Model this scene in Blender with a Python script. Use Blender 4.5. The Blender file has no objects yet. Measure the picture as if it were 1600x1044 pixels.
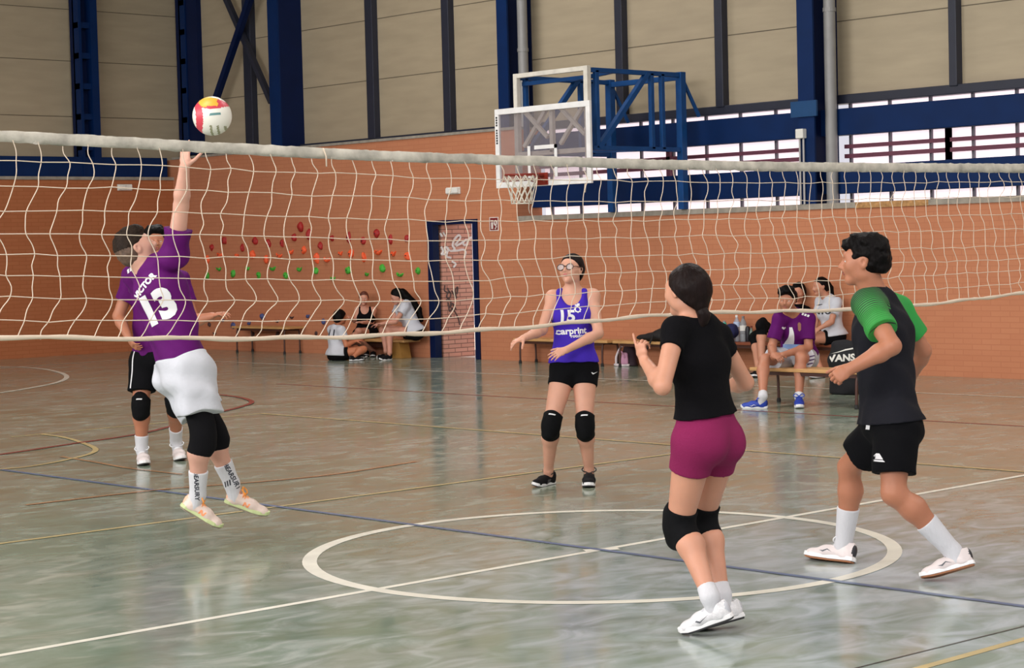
import bpy, bmesh, math, random
import numpy as np
from mathutils import Vector, Matrix
from mathutils.bvhtree import BVHTree
random.seed(7); rng = np.random.RandomState(11)
scn = bpy.context.scene
COL = scn.collection
V3 = lambda *a: np.array(a, float)

# ------------------------------------------------------------------ camera
FPX, YAW, PITCH, ROLL = 3081.62, 0.82280, -0.04460, -0.02560
CAM = V3(-7.7327, -7.6602, 1.6973)
WX, EY = 12.107, 22.6                      # back wall plane x, end wall plane y
def cam_axes():
    cy, sy, cp, sp = math.cos(YAW), math.sin(YAW), math.cos(PITCH), math.sin(PITCH)
    F = V3(cp*cy, cp*sy, sp); R0 = V3(sy, -cy, 0); U0 = np.cross(R0, F)
    cr, sr = math.cos(ROLL), math.sin(ROLL)
    return R0*cr+U0*sr, -R0*sr+U0*cr, F
CR, CU, CF = cam_axes()
def ray(x, y): return CF + CR*((x-800)/FPX) - CU*((y-522)/FPX)
def at(x, y, D): return CAM + ray(x, y)*D
def on_plane(x, y, ax, val):
    d = ray(x, y); return CAM + d*((val-CAM[ax])/d[ax])
def on_floor(x, y, z=0.0): return on_plane(x, y, 2, z)
def on_wall(x, y, X=WX): return on_plane(x, y, 0, X)
def on_end(x, y, Y=EY): return on_plane(x, y, 1, Y)
def depth(P): return float((np.asarray(P)-CAM) @ CF)
cd = bpy.data.cameras.new('camera'); cam = bpy.data.objects.new('camera', cd); COL.objects.link(cam)
m = Matrix(((CR[0], CU[0], -CF[0], CAM[0]), (CR[1], CU[1], -CF[1], CAM[1]), (CR[2], CU[2], -CF[2], CAM[2]), (0, 0, 0, 1)))
cam.matrix_world = m
cd.sensor_fit = 'HORIZONTAL'; cd.sensor_width = 36; cd.lens = FPX*36/1600; cd.clip_end = 200
scn.camera = cam

# ------------------------------------------------------------------ materials
def lin(c):
    return tuple(((v/12.92) if v <= .04045 else ((v+.055)/1.055)**2.4) for v in [k/255 for k in c])
MATS = {}
def mat(name, rgb, rough=.6, var=.08, scale=6, metal=0, bump=0, bscale=40, emit=0, spec=.5, stretch=(1, 1, 1), sss=0, sheen=0, coat=0, alpha=1):
    if name in MATS: return MATS[name]
    mt = bpy.data.materials.new(name); mt.use_nodes = True; nt = mt.node_tree; N = nt.nodes; L = nt.links
    b = N['Principled BSDF']; c = lin(rgb)
    tc = N.new('ShaderNodeTexCoord'); mp = N.new('ShaderNodeMapping'); mp.inputs['Scale'].default_value = stretch
    L.new(tc.outputs['Object'], mp.inputs['Vector'])
    nz = N.new('ShaderNodeTexNoise'); nz.inputs['Scale'].default_value = scale; nz.inputs['Detail'].default_value = 4
    L.new(mp.outputs['Vector'], nz.inputs['Vector'])
    rp = N.new('ShaderNodeValToRGB'); rp.color_ramp.elements[0].position = .3; rp.color_ramp.elements[1].position = .7
    rp.color_ramp.elements[0].color = tuple(v*(1-var) for v in c)+(1,); rp.color_ramp.elements[1].color = tuple(min(1, v*(1+var)) for v in c)+(1,)
    L.new(nz.outputs['Fac'], rp.inputs['Fac']); L.new(rp.outputs['Color'], b.inputs['Base Color'])
    b.inputs['Roughness'].default_value = rough; b.inputs['Metallic'].default_value = metal
    b.inputs['Specular IOR Level'].default_value = spec
    if sss: b.inputs['Subsurface Weight'].default_value = sss; b.inputs['Subsurface Radius'].default_value = (.012, .005, .003); b.inputs['Subsurface Scale'].default_value = 1
    if sheen: b.inputs['Sheen Weight'].default_value = sheen
    if coat: b.inputs['Coat Weight'].default_value = coat
    if alpha < 1: b.inputs['Alpha'].default_value = alpha
    if emit: b.inputs['Emission Color'].default_value = c+(1,); b.inputs['Emission Strength'].default_value = emit
    if bump:
        n2 = N.new('ShaderNodeTexNoise'); n2.inputs['Scale'].default_value = bscale; n2.inputs['Detail'].default_value = 3
        L.new(mp.outputs['Vector'], n2.inputs['Vector'])
        bp = N.new('ShaderNodeBump'); bp.inputs['Strength'].default_value = bump; bp.inputs['Distance'].default_value = .01
        L.new(n2.outputs['Fac'], bp.inputs['Height']); L.new(bp.outputs['Normal'], b.inputs['Normal'])
    MATS[name] = mt; return mt

# ------------------------------------------------------------------ objects
def tag(o, label=None, cat=None, group=None, kind=None):
    if label: o['label'] = label
    if cat: o['category'] = cat
    if group: o['group'] = group
    if kind: o['kind'] = kind
    return o
def empty(name, loc, label=None, cat=None, group=None, rz=0):
    o = bpy.data.objects.new(name, None); COL.objects.link(o); o.location = loc; o.rotation_euler = (0, 0, rz)
    o.empty_display_size = .1
    bpy.context.view_layer.update()
    return tag(o, label, cat, group)
def world(o):
    return (world(o.parent) @ o.matrix_parent_inverse @ o.matrix_basis) if o.parent else o.matrix_basis.copy()
def adopt(o, parent):
    if parent is not None: o.parent = parent; o.matrix_parent_inverse = world(parent).inverted()
def unit(v):
    v = np.asarray(v, float); return v/(np.linalg.norm(v)+1e-12)
def perp(ax, X=None):
    ax = unit(ax)
    if X is None: X = V3(0, 0, 1) if abs(ax[2]) < .9 else V3(1, 0, 0)
    X = np.asarray(X, float); X = X-ax*(X @ ax)
    if np.linalg.norm(X) < 1e-5: return perp(ax, V3(.3, .8, .5))
    X = unit(X); return X, np.cross(ax, X)
class MB:
    def __init__(s): s.v = []; s.f = []; s.m = []
    def add(s, vs, fs, mi=0):
        o = len(s.v); s.v += [tuple(map(float, p)) for p in vs]; s.f += [tuple(i+o for i in f) for f in fs]; s.m += [mi]*len(fs); return s
    def box(s, lo, hi, mi=0):
        (a, b, c), (d, e, f) = lo, hi
        return s.add([(a,b,c),(d,b,c),(d,e,c),(a,e,c),(a,b,f),(d,b,f),(d,e,f),(a,e,f)], [(0,3,2,1),(4,5,6,7),(0,1,5,4),(1,2,6,5),(2,3,7,6),(3,0,4,7)], mi)
    def bar(s, a, b, w, h, X=None, mi=0):          # w along X, h along the other side
        a = np.asarray(a, float); b = np.asarray(b, float); X, Y = perp(b-a, X); P = []
        for p in (a, b):
            for i, j in ((-1,-1),(1,-1),(1,1),(-1,1)): P.append(p+X*w/2*i+Y*h/2*j)
        return s.add(P, [(0,3,2,1),(4,5,6,7),(0,1,5,4),(1,2,6,5),(2,3,7,6),(3,0,4,7)], mi)
    def tube(s, pts, r, n=8, mi=0, closed=False, rs=None, sx=1):
        pts = [np.asarray(p, float) for p in pts]; K = len(pts); P = []; X = None
        for i, p in enumerate(pts):
            t = pts[(i+1) % K]-pts[i-1] if closed else pts[min(i+1, K-1)]-pts[max(i-1, 0)]
            X, Y = perp(t, X); rr = rs[i] if rs is not None else r
            for k in range(n):
                a = 2*math.pi*k/n; P.append(p+X*math.cos(a)*rr*sx+Y*math.sin(a)*rr)
        F = [(i*n+k, i*n+(k+1) % n, ((i+1) % K)*n+(k+1) % n, ((i+1) % K)*n+k) for i in range(K if closed else K-1) for k in range(n)]
        if not closed: F += [tuple(range(n-1, -1, -1)), tuple((K-1)*n+k for k in range(n))]
        return s.add(P, F, mi)
    def lathe(s, prof, c=(0,0,0), n=16, mi=0, ax=(0,0,1)):   # prof: (r, z)
        X, Y = perp(ax); ax = unit(ax); c = np.asarray(c, float); P = []
        for r, z in prof:
            for k in range(n):
                a = 2*math.pi*k/n; P.append(c+ax*z+(X*math.cos(a)+Y*math.sin(a))*max(r, 1e-4))
        K = len(prof)
        F = [(i*n+k, i*n+(k+1) % n, (i+1)*n+(k+1) % n, (i+1)*n+k) for i in range(K-1) for k in range(n)]
        F += [tuple(range(n-1, -1, -1)), tuple((K-1)*n+k for k in range(n))]
        return s.add(P, F, mi)
    def prism(s, poly, a, b, mi=0):                # poly: points of one end in 3D, swept by vector b-a
        d = np.asarray(b, float)-np.asarray(a, float); n = len(poly); P = [np.asarray(p, float) for p in poly]; P += [p+d for p in P]
        return s.add(P, [tuple(range(n-1, -1, -1)), tuple(range(n, 2*n))]+[(i, (i+1) % n, n+(i+1) % n, n+i) for i in range(n)], mi)
    def build(s, name, mats, parent=None, smooth=False, bevel=0, auto=None, loc=None):
        me = bpy.data.meshes.new(name)
        vs = s.v if loc is None else [tuple(np.array(p)-np.asarray(loc)) for p in s.v]
        me.from_pydata(vs, [], s.f)
        if not isinstance(mats, (list, tuple)): mats = [mats]
        for q in mats: me.materials.append(q)
        me.polygons.foreach_set('material_index', s.m)
        bm = bmesh.new(); bm.from_mesh(me); bmesh.ops.recalc_face_normals(bm, faces=bm.faces); bm.to_mesh(me); bm.free()
        o = bpy.data.objects.new(name, me); COL.objects.link(o)
        if loc is not None: o.location = loc
        if smooth or auto:
            me.polygons.foreach_set('use_smooth', [True]*len(me.polygons))
            if auto: me.set_sharp_from_angle(angle=math.radians(auto))
        if bevel:
            bv = o.modifiers.new('bevel', 'BEVEL'); bv.width = bevel; bv.segments = 2; bv.limit_method = 'ANGLE'
        adopt(o, parent); me.update()
        return o
def raw_mesh(name, v, f, mi, mats, parent=None, smooth=True):
    me = bpy.data.meshes.new(name); nv, nf = len(v), len(f)
    me.vertices.add(nv); me.vertices.foreach_set('co', np.asarray(v, np.float32).ravel())
    me.loops.add(nf*4); me.loops.foreach_set('vertex_index', np.asarray(f, np.int32).ravel())
    me.polygons.add(nf); me.polygons.foreach_set('loop_start', np.arange(nf, dtype=np.int32)*4)
    for q in (mats if isinstance(mats, (list, tuple)) else [mats]): me.materials.append(q)
    if mi is not None: me.polygons.foreach_set('material_index', np.asarray(mi, np.int32))
    if smooth: me.polygons.foreach_set('use_smooth', np.ones(nf, bool))
    me.update(calc_edges=True); me.validate()
    o = bpy.data.objects.new(name, me); COL.objects.link(o); adopt(o, parent); return o
def spline(pts, n=8, closed=False):
    P = [np.asarray(p, float) for p in pts]; K = len(P); out = []
    for i in range(K if closed else K-1):
        a, b = P[i], P[(i+1) % K]
        p0 = P[i-1] if (i > 0 or closed) else 2*a-b; p3 = P[(i+2) % K] if (i+2 < K or closed) else 2*b-a
        for k in range(n):
            t = k/n; out.append(.5*((2*a)+(b-p0)*t+(2*p0-5*a+4*b-p3)*t*t+(3*a-p0-3*b+p3)*t**3))
    if not closed: out.append(P[-1])
    return out

# ------------------------------------------------------------------ blended solids
class Seg:
    """tapered elliptical limb between two points"""
    def __init__(s, a, b, ra, rb=None, X=None, k=.02, m=0, cap=None, flat=(0, 0), sub=False):
        s.a = np.asarray(a, float); s.b = np.asarray(b, float)
        t2 = lambda r: (r, r) if np.isscalar(r) else tuple(r)
        s.ra = t2(ra); s.rb = t2(ra if rb is None else rb); s.k = k; s.m = m; s.flat = flat; s.sub = sub
        s.cap = cap; s.X = X
    def inflate(s, o, **kw):
        t = Seg(s.a, s.b, tuple(r+o for r in s.ra), tuple(r+o for r in s.rb), s.X, s.k, s.m, None if s.cap is None else s.cap+o, s.flat, s.sub)
        for q, v in kw.items(): setattr(t, q, v)
        return t
    def part(s, t0, t1, o=0, o1=None, flat=(1, 1), **kw):   # the stretch t0..t1 of the limb, thicker by o (o1 at its far end)
        o1 = o if o1 is None else o1
        L = lambda t: tuple(p+(q-p)*t for p, q in zip(s.ra, s.rb))
        A, B = s.a+(s.b-s.a)*t0, s.a+(s.b-s.a)*t1
        g = Seg(A, B, tuple(r+o for r in L(t0)), tuple(r+o1 for r in L(t1)), s.X, s.k, s.m, None, flat)
        for q, v in kw.items(): setattr(g, q, v)
        return g
    def bounds(s, pad):
        r = max(s.ra+s.rb+((s.cap or 0),))+pad
        return np.minimum(s.a, s.b)-r, np.maximum(s.a, s.b)+r
    def sd(s, x, y, z):
        L = np.linalg.norm(s.b-s.a)
        if L > 1e-6: ax = (s.b-s.a)/L
        else: ax = V3(0, 0, 1) if s.X is None or abs(unit(s.X)[2]) < .9 else V3(0, 1, 0); L = 0
        X, Y = perp(ax, s.X)
        if L == 0: ax = np.cross(X, Y)
        q = (x-s.a[0], y-s.a[1], z-s.a[2])
        dot = lambda n: q[0]*n[0]+q[1]*n[1]+q[2]*n[2]
        t = dot(ax); u = dot(X); v = dot(Y)
        tc = np.clip(t/L, 0, 1) if L else 0*t
        w = t-tc*L
        rx = s.ra[0]+(s.rb[0]-s.ra[0])*tc; ry = s.ra[1]+(s.rb[1]-s.ra[1])*tc
        rw = s.cap if s.cap is not None else np.minimum(rx, ry)
        if s.flat[0] or s.flat[1]: rw = np.where((w < 0) & bool(s.flat[0]) | (w > 0) & bool(s.flat[1]), 9., rw)
        k0 = np.sqrt((u/rx)**2+(v/ry)**2+(w/rw)**2); k1 = np.sqrt((u/rx**2)**2+(v/ry**2)**2+(w/rw**2)**2)
        d = k0*(k0-1)/np.maximum(k1, 1e-6)
        d = np.where(k0 < 1e-3, -np.minimum(rx, ry), d)
        if s.flat[0]: d = np.maximum(d, -t)
        if s.flat[1]: d = np.maximum(d, t-L)
        return d
def Ell(c, r, X=(1, 0, 0), Z=None, k=.02, m=0, sub=False):
    """ellipsoid: radii r=(x,y,z), X the x axis, Z the z axis"""
    c = np.asarray(c, float); Z = V3(0, 0, 1) if Z is None else unit(Z)
    e = Seg(c-Z*1e-4, c+Z*1e-4, (r[0], r[1]), (r[0], r[1]), X, k, m, r[2], (0, 0), sub); return e
def wob(P, sc, seed):
    rr = np.random.RandomState(seed); o = 0
    for i in range(5):
        d = rr.randn(3); d /= np.linalg.norm(d); f = sc*(.6+rr.rand()*1.2)
        o = o+np.sin((P[0]*d[0]+P[1]*d[1]+P[2]*d[2])*f+rr.rand()*6.28)
    return o/3
def solid(name, prims, mats, parent=None, vox=.006, clips=(), noise=None, matfn=None, relax=1):
    """one smooth closed surface around all limbs in prims (smooth union), as ONE mesh"""
    pos = [p for p in prims if not p.sub]
    lo = np.min([p.bounds(.01)[0] for p in pos], 0)-vox*3; hi = np.max([p.bounds(.01)[1] for p in pos], 0)+vox*3
    n = np.ceil((hi-lo)/vox).astype(int)+1
    D = np.full(n, .2, np.float32); I = np.zeros(n, np.int8)
    g = [lo[i]+np.arange(n[i])*vox for i in range(3)]
    for p in prims:
        pad = p.k+.025+vox*2
        a, b = p.bounds(pad)
        i0 = np.clip(np.floor((a-lo)/vox).astype(int), 0, n-1); i1 = np.clip(np.ceil((b-lo)/vox).astype(int)+1, 1, n)
        if (i1 <= i0).any(): continue
        sl = tuple(slice(i0[i], i1[i]) for i in range(3))
        x, y, z = g[0][sl[0]][:, None, None], g[1][sl[1]][None, :, None], g[2][sl[2]][None, None, :]
        d = p.sd(x, y, z).astype(np.float32); c = D[sl]
        if p.sub:
            h = np.maximum(p.k-np.abs(c+d), 0)/p.k; D[sl] = np.maximum(c, -d)+h*h*p.k/4
        else:
            I[sl] = np.where(d < c, p.m, I[sl])
            h = np.maximum(p.k-np.abs(c-d), 0)/p.k; D[sl] = np.minimum(c, d)-h*h*p.k/4
    if noise is not None or len(clips):
        x, y, z = g[0][:, None, None], g[1][None, :, None], g[2][None, None, :]
        if noise is not None: D += noise((x, y, z)).astype(np.float32)
        for q, nn in clips: D = np.maximum(D, ((x-q[0])*nn[0]+(y-q[1])*nn[1]+(z-q[2])*nn[2]).astype(np.float32))
    S = D < 0
    c8 = [(i, j, k) for i in (0, 1) for j in (0, 1) for k in (0, 1)]
    cnt = sum(S[i:n[0]-1+i, j:n[1]-1+j, k:n[2]-1+k].astype(np.int8) for i, j, k in c8)
    A = np.argwhere((cnt > 0) & (cnt < 8)); idx = np.full(n-1, -1, np.int32); idx[tuple(A.T)] = np.arange(len(A))
    vals = {c: D[A[:, 0]+c[0], A[:, 1]+c[1], A[:, 2]+c[2]] for c in c8}
    acc = np.zeros((len(A), 3)); num = np.zeros(len(A))
    for c in c8:
        for ax in range(3):
            if c[ax]: continue
            e = list(c); e[ax] = 1; da, db = vals[c], vals[tuple(e)]
            mk = (da < 0) != (db < 0); t = np.where(mk, da/np.where(mk, da-db, 1), 0)
            pt = np.tile(np.array(c, float), (len(A), 1)); pt[:, ax] += t
            acc += pt*mk[:, None]; num += mk
    vert = lo+(A+acc/np.maximum(num, 1)[:, None])*vox
    F = []
    for ax in range(3):
        b, c = (ax+1) % 3, (ax+2) % 3
        s0 = [slice(0, n[i]) for i in range(3)]; s1 = list(s0); s0[ax] = slice(0, n[ax]-1); s1[ax] = slice(1, n[ax])
        E0, E1 = S[tuple(s0)], S[tuple(s1)]
        ed = np.argwhere(E0 != E1); ed = ed[(ed[:, b] > 0) & (ed[:, c] > 0) & (ed[:, b] < n[b]-1) & (ed[:, c] < n[c]-1)]
        st = E0[tuple(ed.T)]
        q = []
        for db, dc in ((-1, -1), (0, -1), (0, 0), (-1, 0)):
            e = ed.copy(); e[:, b] += db; e[:, c] += dc; q.append(idx[tuple(e.T)])
        q = np.stack(q, 1); q[~st] = q[~st][:, ::-1]; F.append(q)
    F = np.concatenate(F)
    for _ in range(relax):     # even out the grid steps
        s = np.zeros_like(vert); w = np.zeros(len(vert))
        for i in range(4):
            for j in (1, 3):
                np.add.at(s, F[:, i], vert[F[:, (i+j) % 4]]); np.add.at(w, F[:, i], 1)
        vert = vert*.5+.5*s/np.maximum(w, 1)[:, None]
    cen = vert[F].mean(1); mi = I[tuple(np.clip(np.round((cen-lo)/vox).astype(int), 0, n-1).T)]
    if matfn is not None: mi = matfn(cen, mi)
    return raw_mesh(name, vert, F, mi, mats, parent)

# ------------------------------------------------------------------ prints (letters and marks lying on a surface)
def text_mesh(txt, size=1.0, shear=0, bold=0, fine=0):
    cu = bpy.data.curves.new('t', 'FONT'); cu.body = txt; cu.size = size; cu.align_x = 'CENTER'; cu.align_y = 'CENTER'; cu.shear = shear; cu.offset = bold; cu.resolution_u = 3
    o = bpy.data.objects.new('t', cu); COL.objects.link(o); dg = bpy.context.evaluated_depsgraph_get(); dg.update()
    me = bpy.data.meshes.new_from_object(o.evaluated_get(dg)); bpy.data.objects.remove(o); bpy.data.curves.remove(cu)
    bm = bmesh.new(); bm.from_mesh(me); bpy.data.meshes.remove(me)
    return bm
def poly_mesh(polys):
    bm = bmesh.new()
    for p in polys:
        bm.faces.new([bm.verts.new((x, y, 0)) for x, y in p])
    return bm
def put_print(name, bm, mt, origin, right, up, parent, onto=None, lift=.0025, seg=.012, thick=0, cast=.2):
    """lay a flat drawing onto the place (origin, right, up); with onto it follows that surface"""
    bmesh.ops.triangulate(bm, faces=bm.faces)
    if onto is not None:
        for _ in range(6):
            es = [e for e in bm.edges if e.calc_length() > seg]
            if not es: break
            bmesh.ops.subdivide_edges(bm, edges=es, cuts=1); bmesh.ops.triangulate(bm, faces=[f for f in bm.faces if len(f.verts) > 3])
    right = unit(right); up = np.asarray(up, float); up = unit(up-right*(up @ right)); nrm = np.cross(right, up)
    tree = None
    if onto is not None:
        tree = BVHTree.FromPolygons([world(onto) @ v.co for v in onto.data.vertices], [tuple(p.vertices) for p in onto.data.polygons])
    if len(origin) == 2:
        d = unit(ray(*origin)); h = tree.ray_cast(Vector(CAM), Vector(d), 80)
        if h[0] is None: print('PRINT MISSES', name, origin); bm.free(); return None
        origin = h[0]
    origin = np.asarray(origin, float); dead = []
    for v in bm.verts:
        P = origin+right*v.co.x+up*v.co.y
        if tree:
            h = tree.ray_cast(Vector(P+nrm*cast), Vector(-nrm), cast*2)
            if h[0] is None: dead.append(v); continue
            P = np.array(h[0])+nrm*lift
        v.co = P
    if dead: bmesh.ops.delete(bm, geom=dead, context='VERTS')
    if thick:
        r = bmesh.ops.extrude_face_region(bm, geom=list(bm.faces))
        for v in [g for g in r['geom'] if isinstance(g, bmesh.types.BMVert)]: v.co += Vector(nrm*thick)
    me = bpy.data.meshes.new(name); bm.to_mesh(me); bm.free(); me.materials.append(mt)
    o = bpy.data.objects.new(name, me); COL.objects.link(o); adopt(o, parent); return o
LAMPS = [(-6, -8, 400), (2, -8, 400), (9, -6, 350), (-4, 2, 250), (5, 2, 300), (4, 9, 420), (8, 14, 250)]
SIDE = 3500
EXPO = -.32
# ================================================================== THE HALL
def brick_mat(name, c1, c2, mort, bw=.26, bh=.066, axis='Y', bump=.08, rough=.75):
    mt = bpy.data.materials.new(name); mt.use_nodes = True; nt = mt.node_tree; N = nt.nodes; L = nt.links; b = N['Principled BSDF']
    g = N.new('ShaderNodeNewGeometry'); sp = N.new('ShaderNodeSeparateXYZ'); cb = N.new('ShaderNodeCombineXYZ')
    L.new(g.outputs['Position'], sp.inputs[0]); L.new(sp.outputs[axis], cb.inputs[0]); L.new(sp.outputs['Z'], cb.inputs[1])
    br = N.new('ShaderNodeTexBrick'); br.inputs['Scale'].default_value = 1; br.inputs['Brick Width'].default_value = bw; br.inputs['Row Height'].default_value = bh
    br.inputs['Mortar Size'].default_value = .007; br.inputs['Mortar Smooth'].default_value = .3; br.inputs['Bias'].default_value = 0
    for k, c in (('Color1', c1), ('Color2', c2), ('Mortar', mort)): br.inputs[k].default_value = lin(c)+(1,)
    L.new(cb.outputs[0], br.inputs['Vector'])
    nz = N.new('ShaderNodeTexNoise'); nz.inputs['Scale'].default_value = .7; nz.inputs['Detail'].default_value = 6; L.new(g.outputs['Position'], nz.inputs['Vector'])
    mx = N.new('ShaderNodeMix'); mx.data_type = 'RGBA'; mx.blend_type = 'MULTIPLY'; mx.inputs[0].default_value = .35
    rp = N.new('ShaderNodeValToRGB'); rp.color_ramp.elements[0].position = .3; rp.color_ramp.elements[1].position = .75; rp.color_ramp.elements[0].color = (.72, .68, .66, 1)
    L.new(nz.outputs['Fac'], rp.inputs[0]); L.new(br.outputs['Color'], mx.inputs[6]); L.new(rp.outputs[0], mx.inputs[7]); L.new(mx.outputs[2], b.inputs['Base Color'])
    bp = N.new('ShaderNodeBump'); bp.inputs['Strength'].default_value = bump; bp.inputs['Distance'].default_value = .006; bp.invert = True
    L.new(br.outputs['Fac'], bp.inputs['Height']); L.new(bp.outputs[0], b.inputs['Normal']); b.inputs['Roughness'].default_value = rough
    b.inputs['Specular IOR Level'].default_value = .25
    return mt
M_brick = brick_mat('painted_brick', (193, 126, 92), (197, 131, 96), (188, 121, 88))
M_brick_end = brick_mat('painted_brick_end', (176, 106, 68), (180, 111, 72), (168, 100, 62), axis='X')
M_brick_out = brick_mat('outdoor_brick', (232, 172, 150), (222, 158, 136), (150, 105, 92), bump=.5, axis='X')
def floor_mat():
    mt = bpy.data.materials.new('polished_concrete'); mt.use_nodes = True; nt = mt.node_tree; N = nt.nodes; L = nt.links; b = N['Principled BSDF']
    g = N.new('ShaderNodeNewGeometry')
    def nz(sc, det, rot=0, st=(1, 1, 1), dist=0):
        mp = N.new('ShaderNodeMapping'); mp.inputs['Scale'].default_value = st; mp.inputs['Rotation'].default_value = (0, 0, rot)
        L.new(g.outputs['Position'], mp.inputs[0]); n = N.new('ShaderNodeTexNoise'); n.inputs['Scale'].default_value = sc; n.inputs['Detail'].default_value = det; n.inputs['Distortion'].default_value = dist
        L.new(mp.outputs[0], n.inputs['Vector']); return n
    def ramp(src, p0, p1, c0, c1):
        r = N.new('ShaderNodeValToRGB'); r.color_ramp.elements[0].position = p0; r.color_ramp.elements[1].position = p1
        r.color_ramp.elements[0].color = c0; r.color_ramp.elements[1].color = c1; L.new(src, r.inputs[0]); return r.outputs[0]
    def mix(f, a, c, mode='MIX'):
        x = N.new('ShaderNodeMix'); x.data_type = 'RGBA'; x.blend_type = mode
        if isinstance(f, float): x.inputs[0].default_value = f
        else: L.new(f, x.inputs[0])
        for k, q in ((6, a), (7, c)):
            if isinstance(q, tuple): x.inputs[k].default_value = q
            else: L.new(q, x.inputs[k])
        return x.outputs[2]
    G = lambda v: (v, v, v, 1)
    n1, n2, n3, n4 = nz(.55, 5, dist=.6), nz(2.6, 8, .4, (1, 1.7, 1), 1.2), nz(9, 6, .8), nz(1.3, 7, .2, dist=.9)
    base = ramp(n1.outputs['Fac'], .32, .68, lin((130, 145, 127))+(1,), lin((154, 163, 152))+(1,))
    base = mix(ramp(n4.outputs['Fac'], .48, .66, G(0), G(.45)), base, lin((148, 142, 124))+(1,))
    base = mix(ramp(n2.outputs['Fac'], .36, .62, G(.42), G(0)), base, lin((106, 122, 98))+(1,))
    base = mix(ramp(n2.outputs['Fac'], .55, .8, G(0), G(.5)), base, lin((190, 190, 176))+(1,))
    base = mix(ramp(n3.outputs['Fac'], .3, .6, G(.2), G(0)), base, lin((98, 102, 80))+(1,))
    # pale wear around the centre circle; its cool tint also paints in window light
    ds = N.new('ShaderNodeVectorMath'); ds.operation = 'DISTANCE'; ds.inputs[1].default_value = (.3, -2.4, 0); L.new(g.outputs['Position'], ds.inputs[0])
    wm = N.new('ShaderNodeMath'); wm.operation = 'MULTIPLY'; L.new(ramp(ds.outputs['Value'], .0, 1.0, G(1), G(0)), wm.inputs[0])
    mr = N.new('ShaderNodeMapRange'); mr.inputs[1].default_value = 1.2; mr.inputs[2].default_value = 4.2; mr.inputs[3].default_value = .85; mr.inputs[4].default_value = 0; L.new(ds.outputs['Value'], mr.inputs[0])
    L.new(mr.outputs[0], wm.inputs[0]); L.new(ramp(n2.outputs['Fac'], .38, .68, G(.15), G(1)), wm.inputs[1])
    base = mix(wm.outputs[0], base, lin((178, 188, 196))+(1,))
    L.new(base, b.inputs['Base Color'])
    rr = ramp(n2.outputs['Fac'], .3, .75, G(.09), G(.24)); L.new(rr, b.inputs['Roughness'])
    bp = N.new('ShaderNodeBump'); bp.inputs['Strength'].default_value = .10; bp.inputs['Distance'].default_value = .004
    L.new(nz(7, 3, .3, (1, 1, 1), .5).outputs['Fac'], bp.inputs['Height']); L.new(bp.outputs[0], b.inputs['Normal'])
    b.inputs['Specular IOR Level'].default_value = .5
    return mt
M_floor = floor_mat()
def line_mat(name, c, wear=.55): return mat(name, c, rough=.3, var=.12, scale=5, spec=.5)
M_wl, M_yl, M_bl, M_rl, M_ol, M_kl = line_mat('line_white', (226, 222, 208)), line_mat('line_yellow', (188, 168, 120)), line_mat('line_blue', (88, 106, 138)), line_mat('line_red', (132, 62, 58)), line_mat('line_orange', (170, 128, 92)), line_mat('line_black', (60, 62, 58))
M_panel = mat('cladding_beige', (168, 153, 128), rough=.6, var=.07, scale=1.2, bump=.1, bscale=3, stretch=(1, 1, 6))
M_seam = mat('cladding_seam', (96, 86, 70), rough=.8)
M_blue = mat('paint_blue', (0, 34, 80), spec=.2, rough=.55, var=.1, scale=3)
M_blued = mat('paint_navy', (1, 20, 60), spec=.2, rough=.55, var=.1, scale=3)
M_bluel = mat('paint_blue_bracket', (4, 62, 108), rough=.45)
M_trimd = mat('trim_slate', (34, 37, 52), rough=.5)
M_conc = mat('sill_concrete', (150, 142, 130), rough=.85, var=.18, scale=9, bump=.3)
M_glow = mat('window_daylight', (255, 236, 240), rough=.5, var=.02, emit=1.15)
M_bar = mat('grille_maroon', (104, 52, 70), rough=.6)
M_barg = mat('grille_grey', (104, 100, 108), rough=.6)
M_pipe = mat('pipe_grey', (140, 138, 136), rough=.4)
M_white = mat('white_plastic', (225, 222, 214), rough=.45)
M_ceil = mat('ceiling_sheet', (150, 142, 126), rough=.7)
def struct(o): o['kind'] = 'structure'; return o

# floor with its court lines
WP = WX+.5
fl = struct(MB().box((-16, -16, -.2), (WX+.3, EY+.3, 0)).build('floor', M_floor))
out = struct(MB().box((WX+.3, 8, -.2), (WX+9, EY+3, -.012)).build('floor_outside', mat('pavement_light', (225, 215, 205), rough=.8)))
def stripe(pts, w, mt, closed=False, z=.0015):
    P = [V3(p[0], p[1], z) for p in pts]; K = len(P); L = []; R = []
    for i in range(K):
        t = P[(i+1) % K]-P[i-1] if closed else P[min(i+1, K-1)]-P[max(i-1, 0)]
        n = unit(V3(-t[1], t[0], 0))*w/2; L.append(P[i]+n); R.append(P[i]-n)
    F = [(i, (i+1) % K, K+(i+1) % K, K+i) for i in range(K if closed else K-1)]
    return MB().add(L+R, F).build('court_line', mt, fl)
stripe([(-9, 0), (9.93, 0)], .05, M_wl)
stripe([(1.605*math.cos(a*math.pi/48), 1.605*math.sin(a*math.pi/48)) for a in range(96)], .08, M_wl, True, .002)
a, b = on_floor(913, 861), on_floor(966, 857.5); stripe([a, b], .075, M_wl, z=.0025)
ye = on_floor(100, 568.5)[1]
stripe([(9.933, -14), (9.933, ye)], .05, M_wl); stripe([(3, ye), (9.933, ye)], .05, M_wl)
uv = lambda L: [on_floor(*q) for q in L]
stripe(spline(uv([(-60, 571), (0, 573), (50, 575), (85, 580), (104, 588), (92, 597), (50, 606), (0, 614), (-60, 622)])), .07, M_wl, z=.003)
stripe([(-7, 3.0135), (4.40, 3.0135)], .045, M_yl, z=.003); stripe([(-7, -3.1), (4.4, -3.1)], .045, M_yl)
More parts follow.
